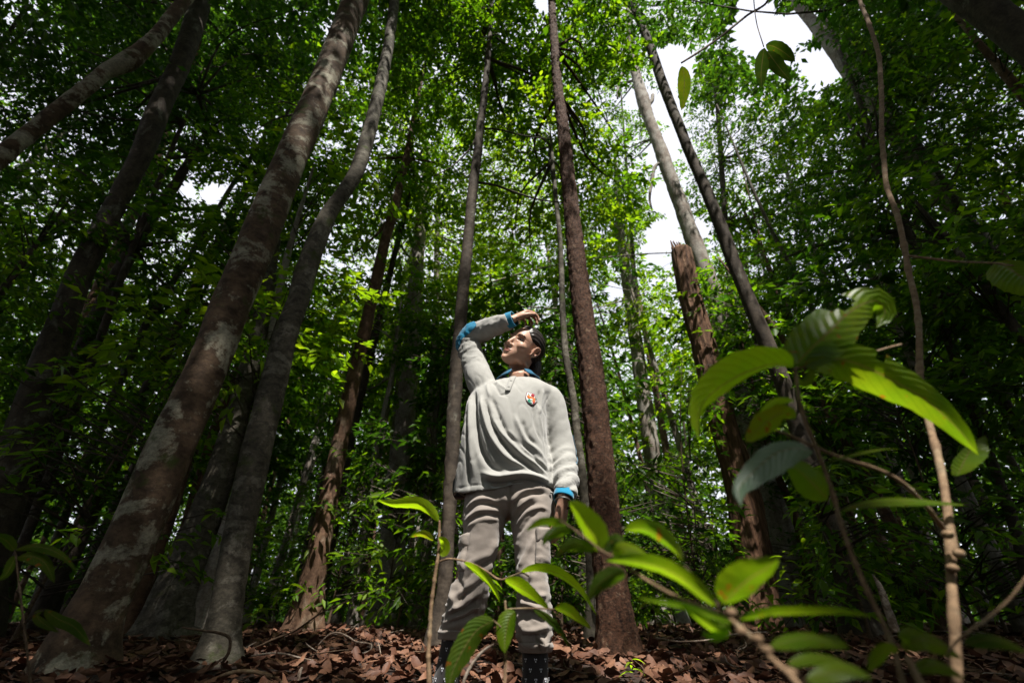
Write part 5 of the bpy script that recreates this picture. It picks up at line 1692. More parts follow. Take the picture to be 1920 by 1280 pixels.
PF_ = [
    (0.009, 0.008, z2([(350, 230), (400, 190), (470, 170), (560, 190)])), (-0.008, 0.006, z2([(370, 240), (440, 205), (560, 215)])),
    (0.008, 0.007, z2([(360, 290), (440, 245), (575, 240)])), (-0.007, 0.006, z2([(370, 305), (450, 268), (580, 262)])),
    (0.006, 0.006, z2([(360, 340), (450, 300), (575, 290)])),
    (0.011, 0.012, z2([(560, 400), (500, 500), (400, 560), (320, 640)])), (-0.012, 0.009, z2([(575, 430), (520, 530), (430, 590), (340, 690)])),
    (0.009, 0.009, z2([(540, 520), (480, 620), (380, 700), (280, 770)])), (-0.011, 0.010, z2([(500, 620), (430, 700), (340, 760), (300, 830)])),
    (0.013, 0.010, z2([(290, 670), (275, 740), (300, 800), (320, 840)])), (-0.010, 0.008, z2([(320, 660), (350, 740), (330, 800)])),
    (0.012, 0.009, z2([(450, 720), (380, 780), (300, 830), (235, 870)])), (-0.013, 0.009, z2([(450, 760), (380, 820), (300, 860), (230, 900)])),
    (0.010, 0.008, z2([(440, 810), (350, 860), (270, 890), (220, 920)])), (-0.009, 0.006, z2([(430, 860), (340, 895), (250, 925)])),
    (0.007, 0.004, z2([(505, 640), (450, 720), (430, 800), (430, 920)])),
    # the other leg
    (0.008, 0.007, z2([(640, 190), (700, 130), (850, 100)])), (-0.007, 0.006, z2([(640, 220), (700, 165), (860, 130)])),
    (0.009, 0.008, z2([(640, 260), (700, 200), (790, 150)])), (-0.008, 0.007, z2([(650, 300), (720, 230), (800, 190)])),
    (0.008, 0.008, z2([(660, 340), (720, 260), (805, 225), (870, 230)])), (-0.006, 0.006, z2([(680, 380), (740, 300), (800, 250)])),
    (0.009, 0.011, z2([(780, 380), (730, 500), (680, 600), (650, 680)])), (-0.009, 0.010, z2([(740, 580), (730, 680), (700, 760)])),
    (0.012, 0.009, z2([(670, 700), (720, 740), (790, 760), (860, 740)])), (-0.012, 0.008, z2([(680, 740), (740, 780), (840, 790)])),
    (0.011, 0.009, z2([(680, 810), (730, 800), (790, 830), (860, 880)])), (-0.012, 0.009, z2([(690, 870), (750, 860), (830, 900)])),
    (0.012, 0.010, z2([(680, 920), (720, 960), (800, 960), (870, 940)])), (-0.011, 0.007, z2([(700, 1000), (760, 1000), (860, 990)])),
    (0.010, 0.008, z2([(700, 1040), (770, 1060), (870, 1030)])), (-0.012, 0.006, z2([(770, 1000), (800, 1040), (815, 1090)])), (0.009, 0.006, z2([(800, 980), (830, 1040), (840, 1090)])),
]
PF = [(a_ * 1.05, w_ * 0.85, p_) for a_, w_, p_ in PF_]
front = np.clip(-nn[:, 1] * 1.4, 0, 1)
lowz = np.clip((0.66 - v[:, 2]) / 0.25, 0, 1)
dsp = 1.0 * fold_field(v, PF, 1.71) * front + (0.005 + 0.005 * lowz) * fbm(v * np.array([14, 14, 26]) + 3, 3)
dsp += -0.010 * np.exp(-(((v[:, 0] - pv(955, 950, 1.74)[0]) / 0.010) ** 2)) * np.clip((v[:, 2] - pv(955, 975, 1.74)[2]) / 0.03, 0, 1)
dsp += 0.0025 * np.sin(v[:, 2] * 210 + 6 * fbm(v * 12, 2)) * lowz * (1 - front * 0.5)
set_v(pants, v + nn * dsp[:, None])
lap_smooth(pants, 1, 0.4)


def pants_keep(f):
    c_ = f.calc_center_median(); x_, y_ = [float(q[0]) for q in project([tuple(c_)])[:2]]
    if c_.x < pv(950, 1100, 1.8)[0]:
        return c_.z > pv(855, 1198, 1.8)[2] + 0.002
    return c_.z > pv(1003, 1222, 1.8)[2] + 0.004


pants_c = sub_mesh(pants, 'trousers', keep_f=pants_keep)
bm_ = bmesh.new(); bm_.from_mesh(pants_c); pa_bvh = BVHTree.FromBMesh(bm_); bm_.free()
hems = []
for lo, hi, cx in ((1180, 1198, 857), (1203, 1222, 1003)):
    za, zb = pv(cx, hi, 1.8)[2], pv(cx, lo, 1.8)[2]
    hems.append(sub_mesh(pants, 'hem', keep_f=(lambda za, zb, cx: lambda f: (lambda c_: za + 0.001 < c_.z < zb and (c_.x < 0) == (cx < 950) if cx < 950 else za + 0.001 < c_.z < zb and c_.x > 0)(f.calc_center_median()))(za, zb, cx), offset=0.003))
pants_o = put('trousers', to_person(pants_c), M['pants'], person)
s_ = pants_o.modifiers.new('t', 'SOLIDIFY'); s_.thickness = 0.002; s_.offset = -1
for q in hems:
    o_ = put('hem', to_person(q), M['pants'], pants_o); s_ = o_.modifiers.new('t', 'SOLIDIFY'); s_.thickness = 0.003; s_.offset = -1
# cargo pockets with flaps
def on_pants(x, z, off, y0=1.2):
    h, nr, _, _ = pa_bvh.ray_cast(Vector((x, y0, z)), Vector((0, 1, 0)))
    return (np.array(h) + np.array(nr if nr.y < 0 else -nr) * off) if h is not None else None


def pocket(name, corners, bulge, rows_, cols_, parent, seed):
    """corners in photograph pixels tl,tr,br,bl"""
    tl, tr, br, bl = [np.array(q, float) for q in corners]
    V_ = []; last = None
    for a_ in range(rows_):
        for b__ in range(cols_):
            s_, t_ = b__ / (cols_ - 1), a_ / (rows_ - 1)
            q = (tl * (1 - s_) + tr * s_) * (1 - t_) + (bl * (1 - s_) + br * s_) * t_
            e_ = min(s_, 1 - s_, t_ + 0.06, 1 - t_) * 5
            off = 0.003 + bulge * min(1, e_) + 0.003 * float(perlin(np.array([[q[0] * 0.12, q[1] * 0.16, seed]]))[0]) * 2
            p_ = pv(q[0], q[1], 1.72)
            h = on_pants(p_[0], p_[2], off)
            if h is None:
                h = last if last is not None else pv(q[0], q[1], 1.80)
                h = h + np.array([0, 0, 0.0])
                h = np.array([p_[0], h[1], p_[2]])
            last = h
            V_.append(h - PLOC)
    i_ = np.arange(rows_ - 1)[:, None] * cols_; j_ = np.arange(cols_ - 1)[None]; a_ = (i_ + j_).ravel()
    o_ = put(name, mesh_np(name, np.array(V_), np.column_stack([a_, a_ + cols_, a_ + cols_ + 1, a_ + 1])), M['pants'], parent)
    s_ = o_.modifiers.new('t', 'SOLIDIFY'); s_.thickness = 0.003; s_.offset = 0
    return o_


pk = pocket('cargo_pocket', [(1005, 992), (1031, 990), (1031, 1060), (1003, 1058)], 0.010, 20, 12, pants_o, 1)
pocket('pocket_flap', [(1004, 988), (1031, 986), (1031, 1014), (1004, 1018)], 0.016, 8, 12, pk, 2)
pk = pocket('cargo_pocket', [(866, 1006), (880, 1004), (872, 1070), (856, 1070)], 0.012, 18, 8, pants_o, 3)
pocket('pocket_flap', [(866, 1000), (882, 998), (878, 1024), (862, 1028)], 0.018, 8, 8, pk, 4)

# ---- socks with small white prints, boots below the frame
for nm, top, bot, cx in (('R', (862, 1186), J['ankR'], 0), ('L', (1003, 1205), J['ankL'], 1)):
    b3 = np.array(bot); kn = J['knee' + nm]; md = kn * 0.55 + b3 * 0.45 + np.array([0, 0.02, 0])
    pts = [kn * 0.75 + b3 * 0.25 + np.array([0, 0.01, 0]), md, md * 0.5 + b3 * 0.5, b3]
    rad = [0.050, 0.046, 0.042, 0.044]
    V_, F_, T_ = tube_arrays(np.array(pts), rad, 32, 40, False, bark_fun(0.0015, 30, 'smooth', seed=cx))
    so = put('sock', mesh_np('sock', V_ - PLOC, F_), M['sock'], person)
    s_ = so.modifiers.new('t', 'SOLIDIFY'); s_.thickness = 0.002; s_.offset = -1
    mb_ = Bag()
    pc_ = catmull(np.array(pts), 60)
    for row in range(9):
        for cc in range(8):
            a_ = (cc + 0.5 * (row % 2)) / 8 * 2 * math.pi
            kk = int(5 + row * 6)
            c_ = pc_[kk]; rr_ = np.interp(kk / 59, [0, 0.3, 0.6, 1], rad) + 0.0022
            for da, dz_, sz in ((-0.06, 0.003, 0.0018), (0.06, 0.003, 0.0018), (0, -0.003, 0.0018)):
                th = a_ + da
                p_ = c_ + np.array([math.cos(th) * rr_, math.sin(th) * rr_, dz_])
                rot_ = np.array([[-math.sin(th), math.cos(th), 0], [math.cos(th), math.sin(th), 0], [0, 0, 1]]).T
                mb_.ell(p_ - PLOC, (sz, 0.0006, sz * 1.3), rot_, 8, 5)
    mo = put('sock_print', mb_.mesh('sock_print'), M['mark'], so); mo['kind'] = 'stuff'
    bb = Bag()
    ax_, ay_ = b3[0], b3[1]; zg = PLOC[2]
    bb.tube([(ax_, ay_ + 0.01, zg + 0.15), (ax_, ay_ + 0.01, zg + 0.08), (ax_, ay_ - 0.01, zg + 0.055), (ax_, ay_ - 0.09, zg + 0.042), (ax_, ay_ - 0.17, zg + 0.034)], [0.05, 0.052, 0.052, 0.046, 0.034], 20, 30)
    put('boot', mesh_np('boot', np.vstack(bb.v) - PLOC, np.vstack(bb.f)), M['boot'], person)
# dark pouch hanging behind the hip
o_ = Bag(); c_ = pv(868, 918, 1.93) - PLOC
o_.loft([(c_ + [0, 0, 0.05], X1, Y1, 0.035, 0.02), (c_ + [0, 0, 0.03], X1, Y1, 0.042, 0.03), (c_ + [0, 0, -0.02], X1, Y1, 0.040, 0.03), (c_ + [0, 0, -0.035], X1, Y1, 0.03, 0.02)], 24, 12, 4)
put('belt_pouch', o_.mesh('belt_pouch'), plain('black_nylon', (0.012, 0.012, 0.015), 0.6), person)
# bracelet
V_, F_, T_ = tube_arrays([J['wrL'] + e2 * 0.018, J['wrL'] + e2 * 0.026], [0.031, 0.031], 24, 4, False)
o_ = put('bracelet', mesh_np('bracelet', V_ - PLOC, F_), plain('dark_band', (0.02, 0.014, 0.01), 0.5), person)
s_ = o_.modifiers.new('t', 'SOLIDIFY'); s_.thickness = 0.002

# ------------------------------------------------------------------ saplings close to the camera
def big_leaf(parent, mid, width, mat, Ys, tilt=0.35, cup=0.25, wl=1.0, wr=1.0, holes=(), seed=0, tear=0.03, label=None, loc=None, droop=0.0):
    """mid: midrib pixels base->tip; width: full width px at its widest; Ys: distance at base and tip"""
    nU, nS = 26, 7
    n_ = len(mid)
    M3 = np.array([pv(q[0], q[1], Ys[0] + (Ys[1] - Ys[0]) * k / (n_ - 1)) for k, q in enumerate(mid)])
    c_ = catmull(M3, nU) if n_ > 2 else np.linspace(M3[0], M3[1], nU)
    t_ = np.gradient(c_, axis=0); t_ /= np.linalg.norm(t_, axis=1, keepdims=True)
    vw = c_ - np.array([0, 0, CAMZ]); vw /= np.linalg.norm(vw, axis=1, keepdims=True)
    a_ = np.cross(t_, vw); a_ /= np.linalg.norm(a_, axis=1, keepdims=True)
    bb_ = np.cross(a_, t_)
    u = np.linspace(0, 1, nU)
    prof = np.sin(np.pi * np.clip(u, 0, 1) ** 0.80) ** 0.72 * (1 - 0.25 * u) + 0.01
    prof = prof / prof.max()
    prof[-2:] *= np.array([0.75, 0.15])
    ym = (Ys[0] + Ys[1]) / 2; sc_px = np.mean([S(q[1], ym) for q in mid])
    W = width * 0.5 * sc_px
    r_ = np.random.default_rng(seed)
    V_, UV = [], []
    ss = np.linspace(-1, 1, 2 * nS + 1)
    el = 1 + tear * np.cumsum(r_.normal(size=nU)) * 0.4; er = 1 + tear * np.cumsum(r_.normal(size=nU)) * 0.4
    for k in range(nU):
        for s_ in ss:
            side = wl * el[k] if s_ < 0 else wr * er[k]
            w_ = abs(s_) * W * prof[k] * side * (1 + 0.03 * math.sin(u[k] * 40 + 3 * s_))
            ca = math.cos(tilt)
            dirv = a_[k] * (1 if s_ > 0 else -1) * ca + bb_[k] * math.sin(tilt) * (1 if s_ > 0 else -1)
            up_ = bb_[k] * ca - a_[k] * math.sin(tilt)
            rip = 0.018 * W * math.sin(2 * math.pi * (u[k] * 13 - abs(s_) ** 1.3 * 2.6)) * abs(s_) + 0.05 * W * math.sin(u[k] * 9 + seed + 2 * s_) * abs(s_)
            V_.append(c_[k] + dirv * w_ + up_ * (cup * W * prof[k] * abs(s_) ** 1.5 + rip))
            UV.append((0.5 + 0.5 * s_, u[k]))
    m_ = 2 * nS + 1
    V_ = np.array(V_); UV = np.array(UV)
    i_ = np.arange(nU - 1)[:, None] * m_; j_ = np.arange(m_ - 1)[None]; q_ = (i_ + j_).ravel()
    F_ = np.column_stack([q_, q_ + 1, q_ + m_ + 1, q_ + m_])
    if holes:
        fc = UV[F_].mean(1)
        keep = np.ones(len(F_), bool)
        for hu, hs, ru, rs in holes:
            keep &= ((fc[:, 1] - hu) / ru) ** 2 + ((fc[:, 0] - (0.5 + 0.5 * hs)) / (rs * 0.5)) ** 2 > 1
        F_ = F_[keep]
    o_ = put('leaf', mesh_np('leaf', V_ - np.array(loc), F_, True, UV), M[mat], parent)
    # petiole
    if label:
        o_['label'] = label
    return o_


def stem_obj(parent, pts, mat, loc, name='stem', knots=True, seed=0, Y=None):
    """pts (x,y,w,Y)"""
    P3 = np.array([pv(q[0], q[1], q[3] if len(q) > 3 else Y) for q in pts]); RD = [q[2] / 2 * S(q[1], q[3] if len(q) > 3 else Y) * lens_fix(pts, k) * 0.9 for k, q in enumerate(pts)]
    L_ = np.linalg.norm(np.diff(P3, axis=0), axis=1).sum()
    n_ = int(np.clip(L_ / 0.0035, 20, 260))

    def rf(TH, TT, RR, base, U):
        r_ = RR * (1 + 0.12 * fbm(base.reshape(-1, 3) * 60 + seed, 2).reshape(RR.shape))
        if knots:
            sp_ = max(4, L_ / 0.035)
            ph = (TT * sp_ + 0.15 * np.sin(TT * 37 + seed)) % 1.0
            r_ = r_ * (1 + 0.34 * np.exp(-((ph - 0.5) / 0.07) ** 2))
        return r_
    V_, F_, T_ = tube_arrays(P3, RD, 14, n_, True, rf)
    return put(name, mesh_np(name, V_ - np.array(loc), np.vstack([F_[:, [0, 1, 2]], F_[:, [0, 2, 3]], T_])), M[mat], parent)


def zz(ox, oy, k, l):
    return [(ox + a_ / k, oy + b_ / k) + tuple(r_) for a_, b_, *r_ in l]


Z3 = lambda l: zz(1240, 500, 2.782, l)
Z4 = lambda l: zz(960, 900, 2.824, l)
Z6 = lambda l: zz(1500, 840, 2.91, l)
Z2 = lambda l: zz(760, 880, 3.2, l)

# -- knobbly upright stem at the right
lo = pv(1795, 1300, 0.62); base = np.array([lo[0] + 0.01, 0.66, float(gz(lo[0], 0.66))])
K1 = thing('climbing_stem', base, 'knobbly brown climbing stem rising the full height at the right of the picture', 'vine')
st = [(1604, -70, 8, 1.5), (1612, 0, 9, 1.42), (1627, 39, 10, 1.36), (1647, 101, 10, 1.28), (1651, 148, 11, 1.22), (1653, 191, 11, 1.17), (1653, 250, 11, 1.1), (1657, 297, 12, 1.05), (1663, 351, 12, 1.0), (1682, 402, 13, .95), (1696, 465, 14, .9), (1704, 511, 14, .86),
      (1718, 570, 15, .82), (1723, 620, 15, .79), (1725, 700, 16, .75), (1731, 750, 17, .72), (1745, 805, 18, .70), (1758, 852, 19, .68), (1770, 910, 20, .66), (1777, 960, 22, .65), (1783, 1020, 25, .64), (1783, 1074, 23, .63), (1788, 1149, 26, .62), (1792, 1218, 27, .62), (1795, 1300, 28, .62)]
so_ = stem_obj(K1, st, 'twig', base, seed=1)
P0_ = pv(1795, 1296, .62) - base
tube_obj('stem', [P0_, (P0_ * 0.5 + np.array([0.01, 0.0, 0])), (0, 0, -0.03)], [0.0085, 0.009, 0.011], M['twig'], K1, 12, 30)
stem_obj(K1, [(1783, 1000, 20, .645), (1768, 988, 15, .64), (1740, 953, 14, .62), (1692, 905, 14, .60), (1648, 881, 13, .59), (1586, 861, 11, .58), (1534, 840, 10, .57), (1490, 820, 9, .56), (1448, 803, 7, .56)], 'twig', base, 'branch', seed=2)
stem_obj(K1, [(1703, 480, 9, .88), (1740, 484, 8, .84), (1790, 490, 7, .8), (1860, 493, 7, .74), (1900, 498, 5, .7)], 'twig', base, 'branch', seed=3)
big_leaf(K1, [(1868, 490), (1895, 505), (1930, 530), (1975, 560)], 74, 'Lgreen', (.74, .68), 0.5, 0.2, seed=4, loc=base)
big_leaf(K1, Z6([(860, 150), (900, 60), (950, -20), (1010, -70)]), 60, 'Lgreen', (.7, .7), 0.9, 0.2, seed=5, loc=base)
for k, q in enumerate(Z6([(860, 575), (825, 655), (800, 470)])):
    e = Bag(); e.ell(pv(q[0] + 2, q[1], .62) - base, (0.0068, 0.0066, 0.0055), None, 14, 10)
    put('knot', e.mesh('knot'), M['twig'], so_)

# -- tall sapling with large leaves in front of it
lo = pv(1690, 1290, .55); base = np.array([lo[0] + 0.02, 0.56, float(gz(lo[0], .56))])
K2 = thing('sapling', base, 'sapling with large translucent green leaves spread at the right, in front of the trees', 'sapling')
stem_obj(K2, [(1490, 690, 8, .52), (1492, 701, 9, .52), (1499, 752, 9, .52), (1512, 795, 9, .525), (1524, 823, 9, .53), (1545, 877, 10, .535), (1563, 931, 11, .54), (1580, 990, 11, .545), (1600, 1046, 12, .55), (1627, 1108, 13, .55), (1655, 1166, 13, .55), (1682, 1235, 14, .55), (1696, 1300, 14, .55)], 'twig', base, seed=6)
P0_ = pv(1695, 1294, .55) - base
tube_obj('stem', [P0_, P0_ * 0.5 + np.array([0.005, 0, 0]), (0, 0, -0.03)], [0.0042, 0.005, 0.006], M['twig'], K2, 10, 24)
big_leaf(K2, Z3([(690, 520), (620, 507), (560, 512), (420, 560), (300, 632), (225, 700), (190, 790), (195, 905)]), 92, 'Lbright', (.52, .50), 0.95, 0.35, seed=11, loc=base, wl=1.0, wr=1.05)
big_leaf(K2, Z3([(705, 515), (730, 480), (800, 410), (880, 335), (960, 255), (1050, 195), (1130, 180), (1170, 230), (1120, 320)]), 92, 'Lgreen', (.52, .56), 0.2, 0.30, seed=12, loc=base, wl=.85, wr=1.15, holes=[(0.60, 0.85, 0.07, 0.7), (0.66, 0.5, 0.03, 0.25)])
big_leaf(K2, Z3([(760, 525), (830, 495), (920, 480), (1060, 520), (1200, 590), (1330, 660), (1460, 760), (1580, 880), (1655, 985)]), 76, 'Lgreen', (.52, .60), 0.15, 0.25, seed=13, loc=base, holes=[(0.42, 0.9, 0.03, 0.35)])
big_leaf(K2, Z3([(700, 790), (640, 760), (560, 800), (490, 860), (440, 915)]), 46, 'Lyellow', (.525, .50), 0.3, 0.2, seed=14, loc=base, tear=.10)
big_leaf(K2, Z3([(690, 700), (610, 705), (560, 725), (510, 760)]), 18, 'Lbright', (.52, .50), 0.7, 0.2, seed=24, loc=base)
big_leaf(K2, Z3([(790, 965), (700, 945), (600, 970), (520, 1030), (450, 1100), (400, 1170), (415, 1250)]), 62, 'Lpale', (.53, .47), -0.35, 0.30, seed=15, loc=base, wl=.8, wr=1.1)
big_leaf(K2, Z3([(870, 1215), (820, 1160), (760, 1100), (700, 1050), (640, 1020)]), 58, 'Lgreen', (.54, .52), -0.4, 0.30, seed=16, loc=base)
big_leaf(K2, Z3([(860, 1020), (960, 990), (1060, 965), (1150, 950), (1230, 950)]), 13, 'Lgreen', (.54, .58), 1.2, 0.2, seed=17, loc=base)
big_leaf(K2, Z6([(215, 345), (330, 310), (450, 290), (600, 285), (760, 295), (900, 310)]), 26, 'Lgreen', (.54, .60), 1.0, 0.2, seed=18, loc=base)
stem_obj(K2, [(1492, 690, 7, .52), (1510, 688, 7, .525), (1530, 680, 7, .53), (1600, 672, 6, .56), (1650, 656, 6, .59), (1690, 645, 5, .62)], 'twig', base, 'branch', seed=19)
big_leaf(K2, [(1497, 690), (1520, 670), (1550, 660), (1590, 660), (1625, 668)], 22, 'Lyellow', (.52, .55), 0.8, 0.2, seed=20, loc=base)
big_leaf(K2, Z3([(700, 560), (720, 600), (760, 600), (790, 520), (800, 480)]), 16, 'Lgreen', (.52, .53), 0.4, 0.2, seed=21, loc=base)

# -- branching sapling across the lower right, nearest to the lens
lo = pv(1484, 1268, .40); base = np.array([lo[0] + 0.04, 0.40, float(gz(lo[0], .40))])
K3 = thing('sapling', base, 'low sapling reaching left with blurred dark green leaves at the lower right, nearest the lens', 'sapling')
stem_obj(K3, [(1040, 972, 4, .58), (1059, 981, 5, .57), (1095, 1006, 6, .56), (1126, 1031, 7, .55), (1151, 1045, 7, .54), (1204, 1082, 8, .52), (1272, 1120, 9, .50), (1360, 1155, 11, .47), (1392, 1180, 14, .45), (1420, 1205, 14, .44), (1438, 1226, 14, .43), (1484, 1268, 16, .41), (1510, 1300, 16, .40)], 'twig', base, seed=31)
P0_ = pv(1510, 1296, .40) - base
tube_obj('stem', [P0_, P0_ * 0.5 + np.array([0.005, 0, 0]), (0, 0, -0.03)], [0.0036, 0.005, 0.006], M['twig'], K3, 10, 24)
stem_obj(K3, [(1355, 1150, 8, .47), (1330, 1110, 7, .475), (1300, 1078, 6, .48), (1284, 1060, 5, .485)], 'twigdark', base, 'branch', seed=32)
for k, (mid, wd, mt, Ys, tl, cp) in enumerate([
    (Z4([(470, 370), (450, 320), (400, 240), (350, 165), (300, 110)]), 66, 'Lbright', (.55, .56), 0.8, .3),
    (Z4([(300, 240), (220, 222), (150, 225), (70, 270)]), 20, 'Lgreen', (.57, .60), .6, .2),
    (Z4([(310, 265), (240, 275), (190, 300), (160, 350)]), 22, 'Lgreen', (.57, .57), .4, .3),
    (Z4([(440, 370), (370, 350), (300, 350), (230, 410)]), 26, 'Ldark', (.56, .57), .4, .3),
    (Z4([(470, 380), (520, 330), (560, 310), (600, 350)]), 24, 'Ldark', (.55, .53), .4, .3),
    (Z4([(600, 262), (700, 258), (800, 310), (870, 370), (910, 440)]), 44, 'Lgreen', (.53, .50), -.8, .4),
    (Z4([(540, 420), (570, 360), (650, 370), (730, 420)]), 26, 'Lyellow', (.54, .50), .5, .3),
    (Z4([(1085, 665), (1000, 600), (900, 520), (780, 460), (640, 430), (490, 425)]), 50, 'Lgreen', (.47, .50), .85, .3),
    (Z4([(1120, 655), (1180, 590), (1260, 520), (1340, 470), (1410, 410)]), 78, 'Lgreen', (.47, .43), -.8, .3),
    (Z4([(600, 490), (540, 500), (460, 550), (400, 640)]), 32, 'Ldark', (.52, .54), .3, .3),
    (Z4([(1200, 735), (1380, 705), (1550, 700), (1740, 700), (1930, 725)]), 28, 'Lgreen', (.45, .45), -1.0, .3),
    (Z4([(1370, 880), (1460, 850), (1580, 835), (1690, 860), (1790, 890)]), 32, 'Lgreen', (.44, .44), .6, .3),
    (Z4([(1180, 760), (1060, 720), (900, 670), (760, 640), (650, 615)]), 20, 'Ldark', (.46, .48), .9, .3),
    (Z4([(1150, 770), (1090, 790), (1030, 760), (960, 710), (880, 650)]), 24, 'Lyellow', (.46, .47), .7, .3),
    (Z4([(1460, 975), (1560, 940), (1680, 945), (1790, 975)]), 24, 'Lgreen', (.43, .42), .6, .3),
    (Z4([(1560, 1060), (1680, 1015), (1800, 1010), (1910, 1050)]), 34, 'Lgreen', (.42, .40), .5, .3),
    (Z4([(1150, 770), (1120, 810), (1060, 830), (1000, 800)]), 20, 'Lgreen', (.46, .47), .5, .3),
]):
    big_leaf(K3, mid, wd, mt, Ys, tl, cp, seed=40 + k, loc=base)
for k, q in enumerate(Z4([(1215, 800), (1300, 840), (1350, 900), (1480, 1020), (1160, 700)])):
    e = Bag(); e.ell(pv(q[0], q[1], .43) - base, (0.0045, 0.004, 0.0035), None, 12, 8)
    put('bud', e.mesh('bud'), M['twig'], K3)

# -- low plant in the bottom right corner
lo = pv(1700, 1290, .5); base = np.array([lo[0] + 0.06, 0.5, float(gz(lo[0], .5))])
K4 = thing('seedling', base, 'blurred leafy seedling in the bottom right corner beneath the climbing stem', 'seedling')
P0_ = pv(1700, 1230, .5) - base
tube_obj('stem', [P0_, P0_ * 0.5 + np.array([0.008, 0, 0]), (0, 0, -0.03)], [0.003, 0.004, 0.005], M['twig'], K4, 10, 24)
for k, (mid, wd, mt) in enumerate([(Z6([(540, 1100), (480, 1100), (420, 1150), (370, 1220)]), 26, 'Lgreen'), (Z6([(560, 1090), (660, 1040), (780, 1080), (890, 1150)]), 40, 'Lgreen'), (Z6([(620, 1210), (720, 1180), (820, 1210), (900, 1260)]), 30, 'Lgreen'),
                                   (Z6([(900, 1070), (1020, 1040), (1120, 1060), (1240, 1110)]), 28, 'Ldark'), (Z6([(60, 1090), (130, 1040), (200, 1040), (270, 1090)]), 22, 'Lgreen'), (Z6([(600, 1090), (560, 1020), (600, 990), (680, 1010)]), 18, 'Lgreen')]):
    big_leaf(K4, mid, wd, mt, (.5, .5), .6, .3, seed=60 + k, loc=base)
o1 = pv(1802, 1194, .5)
stem_obj(K4, [(1775, 1225, 8, .5), (1802, 1194, 9, .5), (1850, 1160, 9, .5), (1895, 1120, 9, .5), (1925, 1080, 8, .5)], 'twig', base, 'branch', seed=33)

# -- seedling in front of the person
lo = pv(805, 1300, 1.12); base = np.array([lo[0], 1.13, float(gz(lo[0], 1.13))])
K5 = thing('seedling', base, 'thin seedling with yellow-green leaves standing before the left leg of the person', 'seedling')
stem_obj(K5, [(824, 975, 4, 1.12), (824, 985, 5, 1.12), (822, 1036, 6, 1.12), (817, 1070, 7, 1.12), (813, 1099, 7, 1.12), (808, 1140, 8, 1.12), (806, 1180, 8, 1.12), (803, 1230, 9, 1.12), (804, 1260, 10, 1.12), (805, 1300, 10, 1.12)], 'twig', base, seed=71)
tube_obj('stem', [pv(805, 1296, 1.12) - base, (pv(805, 1296, 1.12) - base) * .5, (0, 0, -0.03)], [0.0055, 0.006, 0.007], M['twig'], K5, 10, 24)
stem_obj(K5, [(824, 1052, 5, 1.12), (844, 1047, 5, 1.11), (882, 1055, 5, 1.1), (913, 1071, 5, 1.09), (938, 1086, 5, 1.08), (963, 1078, 4, 1.08), (978, 1073, 4, 1.08), (992, 1080, 5, 1.08)], 'twig', base, 'branch', seed=72)
for k, (mid, wd, mt, Ys, tl) in enumerate([
    ([(823, 977), (805, 955), (785, 944), (760, 943), (735, 944), (706, 937)], 24, 'Lbright', (1.12, 1.15), .5),
    ([(813, 1012), (800, 1003), (787, 1001), (769, 1007)], 14, 'Lyellow', (1.12, 1.13), .6),
    ([(823, 1038), (832, 1030), (832, 1015), (822, 1006)], 22, 'Lbright', (1.12, 1.1), .5),
    ([(870, 1054), (895, 1072), (915, 1090), (928, 1108), (938, 1130)], 24, 'Lbright', (1.1, 1.08), -.9),
    ([(975, 1073), (1005, 1066), (1040, 1072), (1070, 1090), (1092, 1112), (1118, 1152)], 28, 'Lbright', (1.08, 1.04), -.9),
    ([(945, 1088), (970, 1098), (995, 1114), (1012, 1128), (1030, 1142)], 38, 'Lbright', (1.08, 1.06), -.9),
]):
    big_leaf(K5, mid, wd, mt, Ys, tl, .25, seed=80 + k, loc=base)

lo = pv(945, 1300, .95); base = np.array([lo[0], .95, float(gz(lo[0], .95))])
K6 = thing('seedling', base, 'short seedling with drooping spotted leaves at the bottom, between the legs of the person', 'seedling')
stem_obj(K6, [(947, 1125, 4, .95), (949, 1161, 5, .95), (949, 1200, 6, .95), (948, 1240, 6, .95), (945, 1300, 7, .95)], 'twig', base, seed=73, knots=False)
tube_obj('stem', [pv(945, 1296, .95) - base, (pv(945, 1296, .95) - base) * .5, (0, 0, -0.03)], [0.0035, 0.004, 0.005], M['twig'], K6, 10, 24)
stem_obj(K6, [(948, 1142, 4, .95), (975, 1140, 4, .94), (1010, 1140, 4, .93), (1040, 1142, 5, .92)], 'twig', base, 'branch', seed=74, knots=False)
stem_obj(K6, [(949, 1185, 4, .95), (936, 1172, 4, .93), (924, 1162, 4, .92)], 'twig', base, 'branch', seed=75, knots=False)
for k, (mid, wd, mt, Ys, tl, lb) in enumerate([
    ([(966, 1145), (955, 1160), (948, 1190), (946, 1225)], 36, 'Lgreen', (.94, .93), .3, None),
    ([(927, 1162), (895, 1180), (870, 1215), (850, 1255), (838, 1300)], 44, 'Ldark', (.92, .88), .3, 'dark drooping leaf with yellow-brown spots'),
    ([(1040, 1140), (1062, 1146), (1085, 1162), (1108, 1178)], 30, 'Lyellow', (.92, .90), -.9, 'leaf with a dry brown tip'),
    ([(1000, 1142), (1025, 1155), (1050, 1180), (1070, 1215)], 16, 'Ldark', (.93, .93), .6, None),
]):
    big_leaf(K6, mid, wd, mt, Ys, tl, .3, seed=90 + k, loc=base, label=lb)

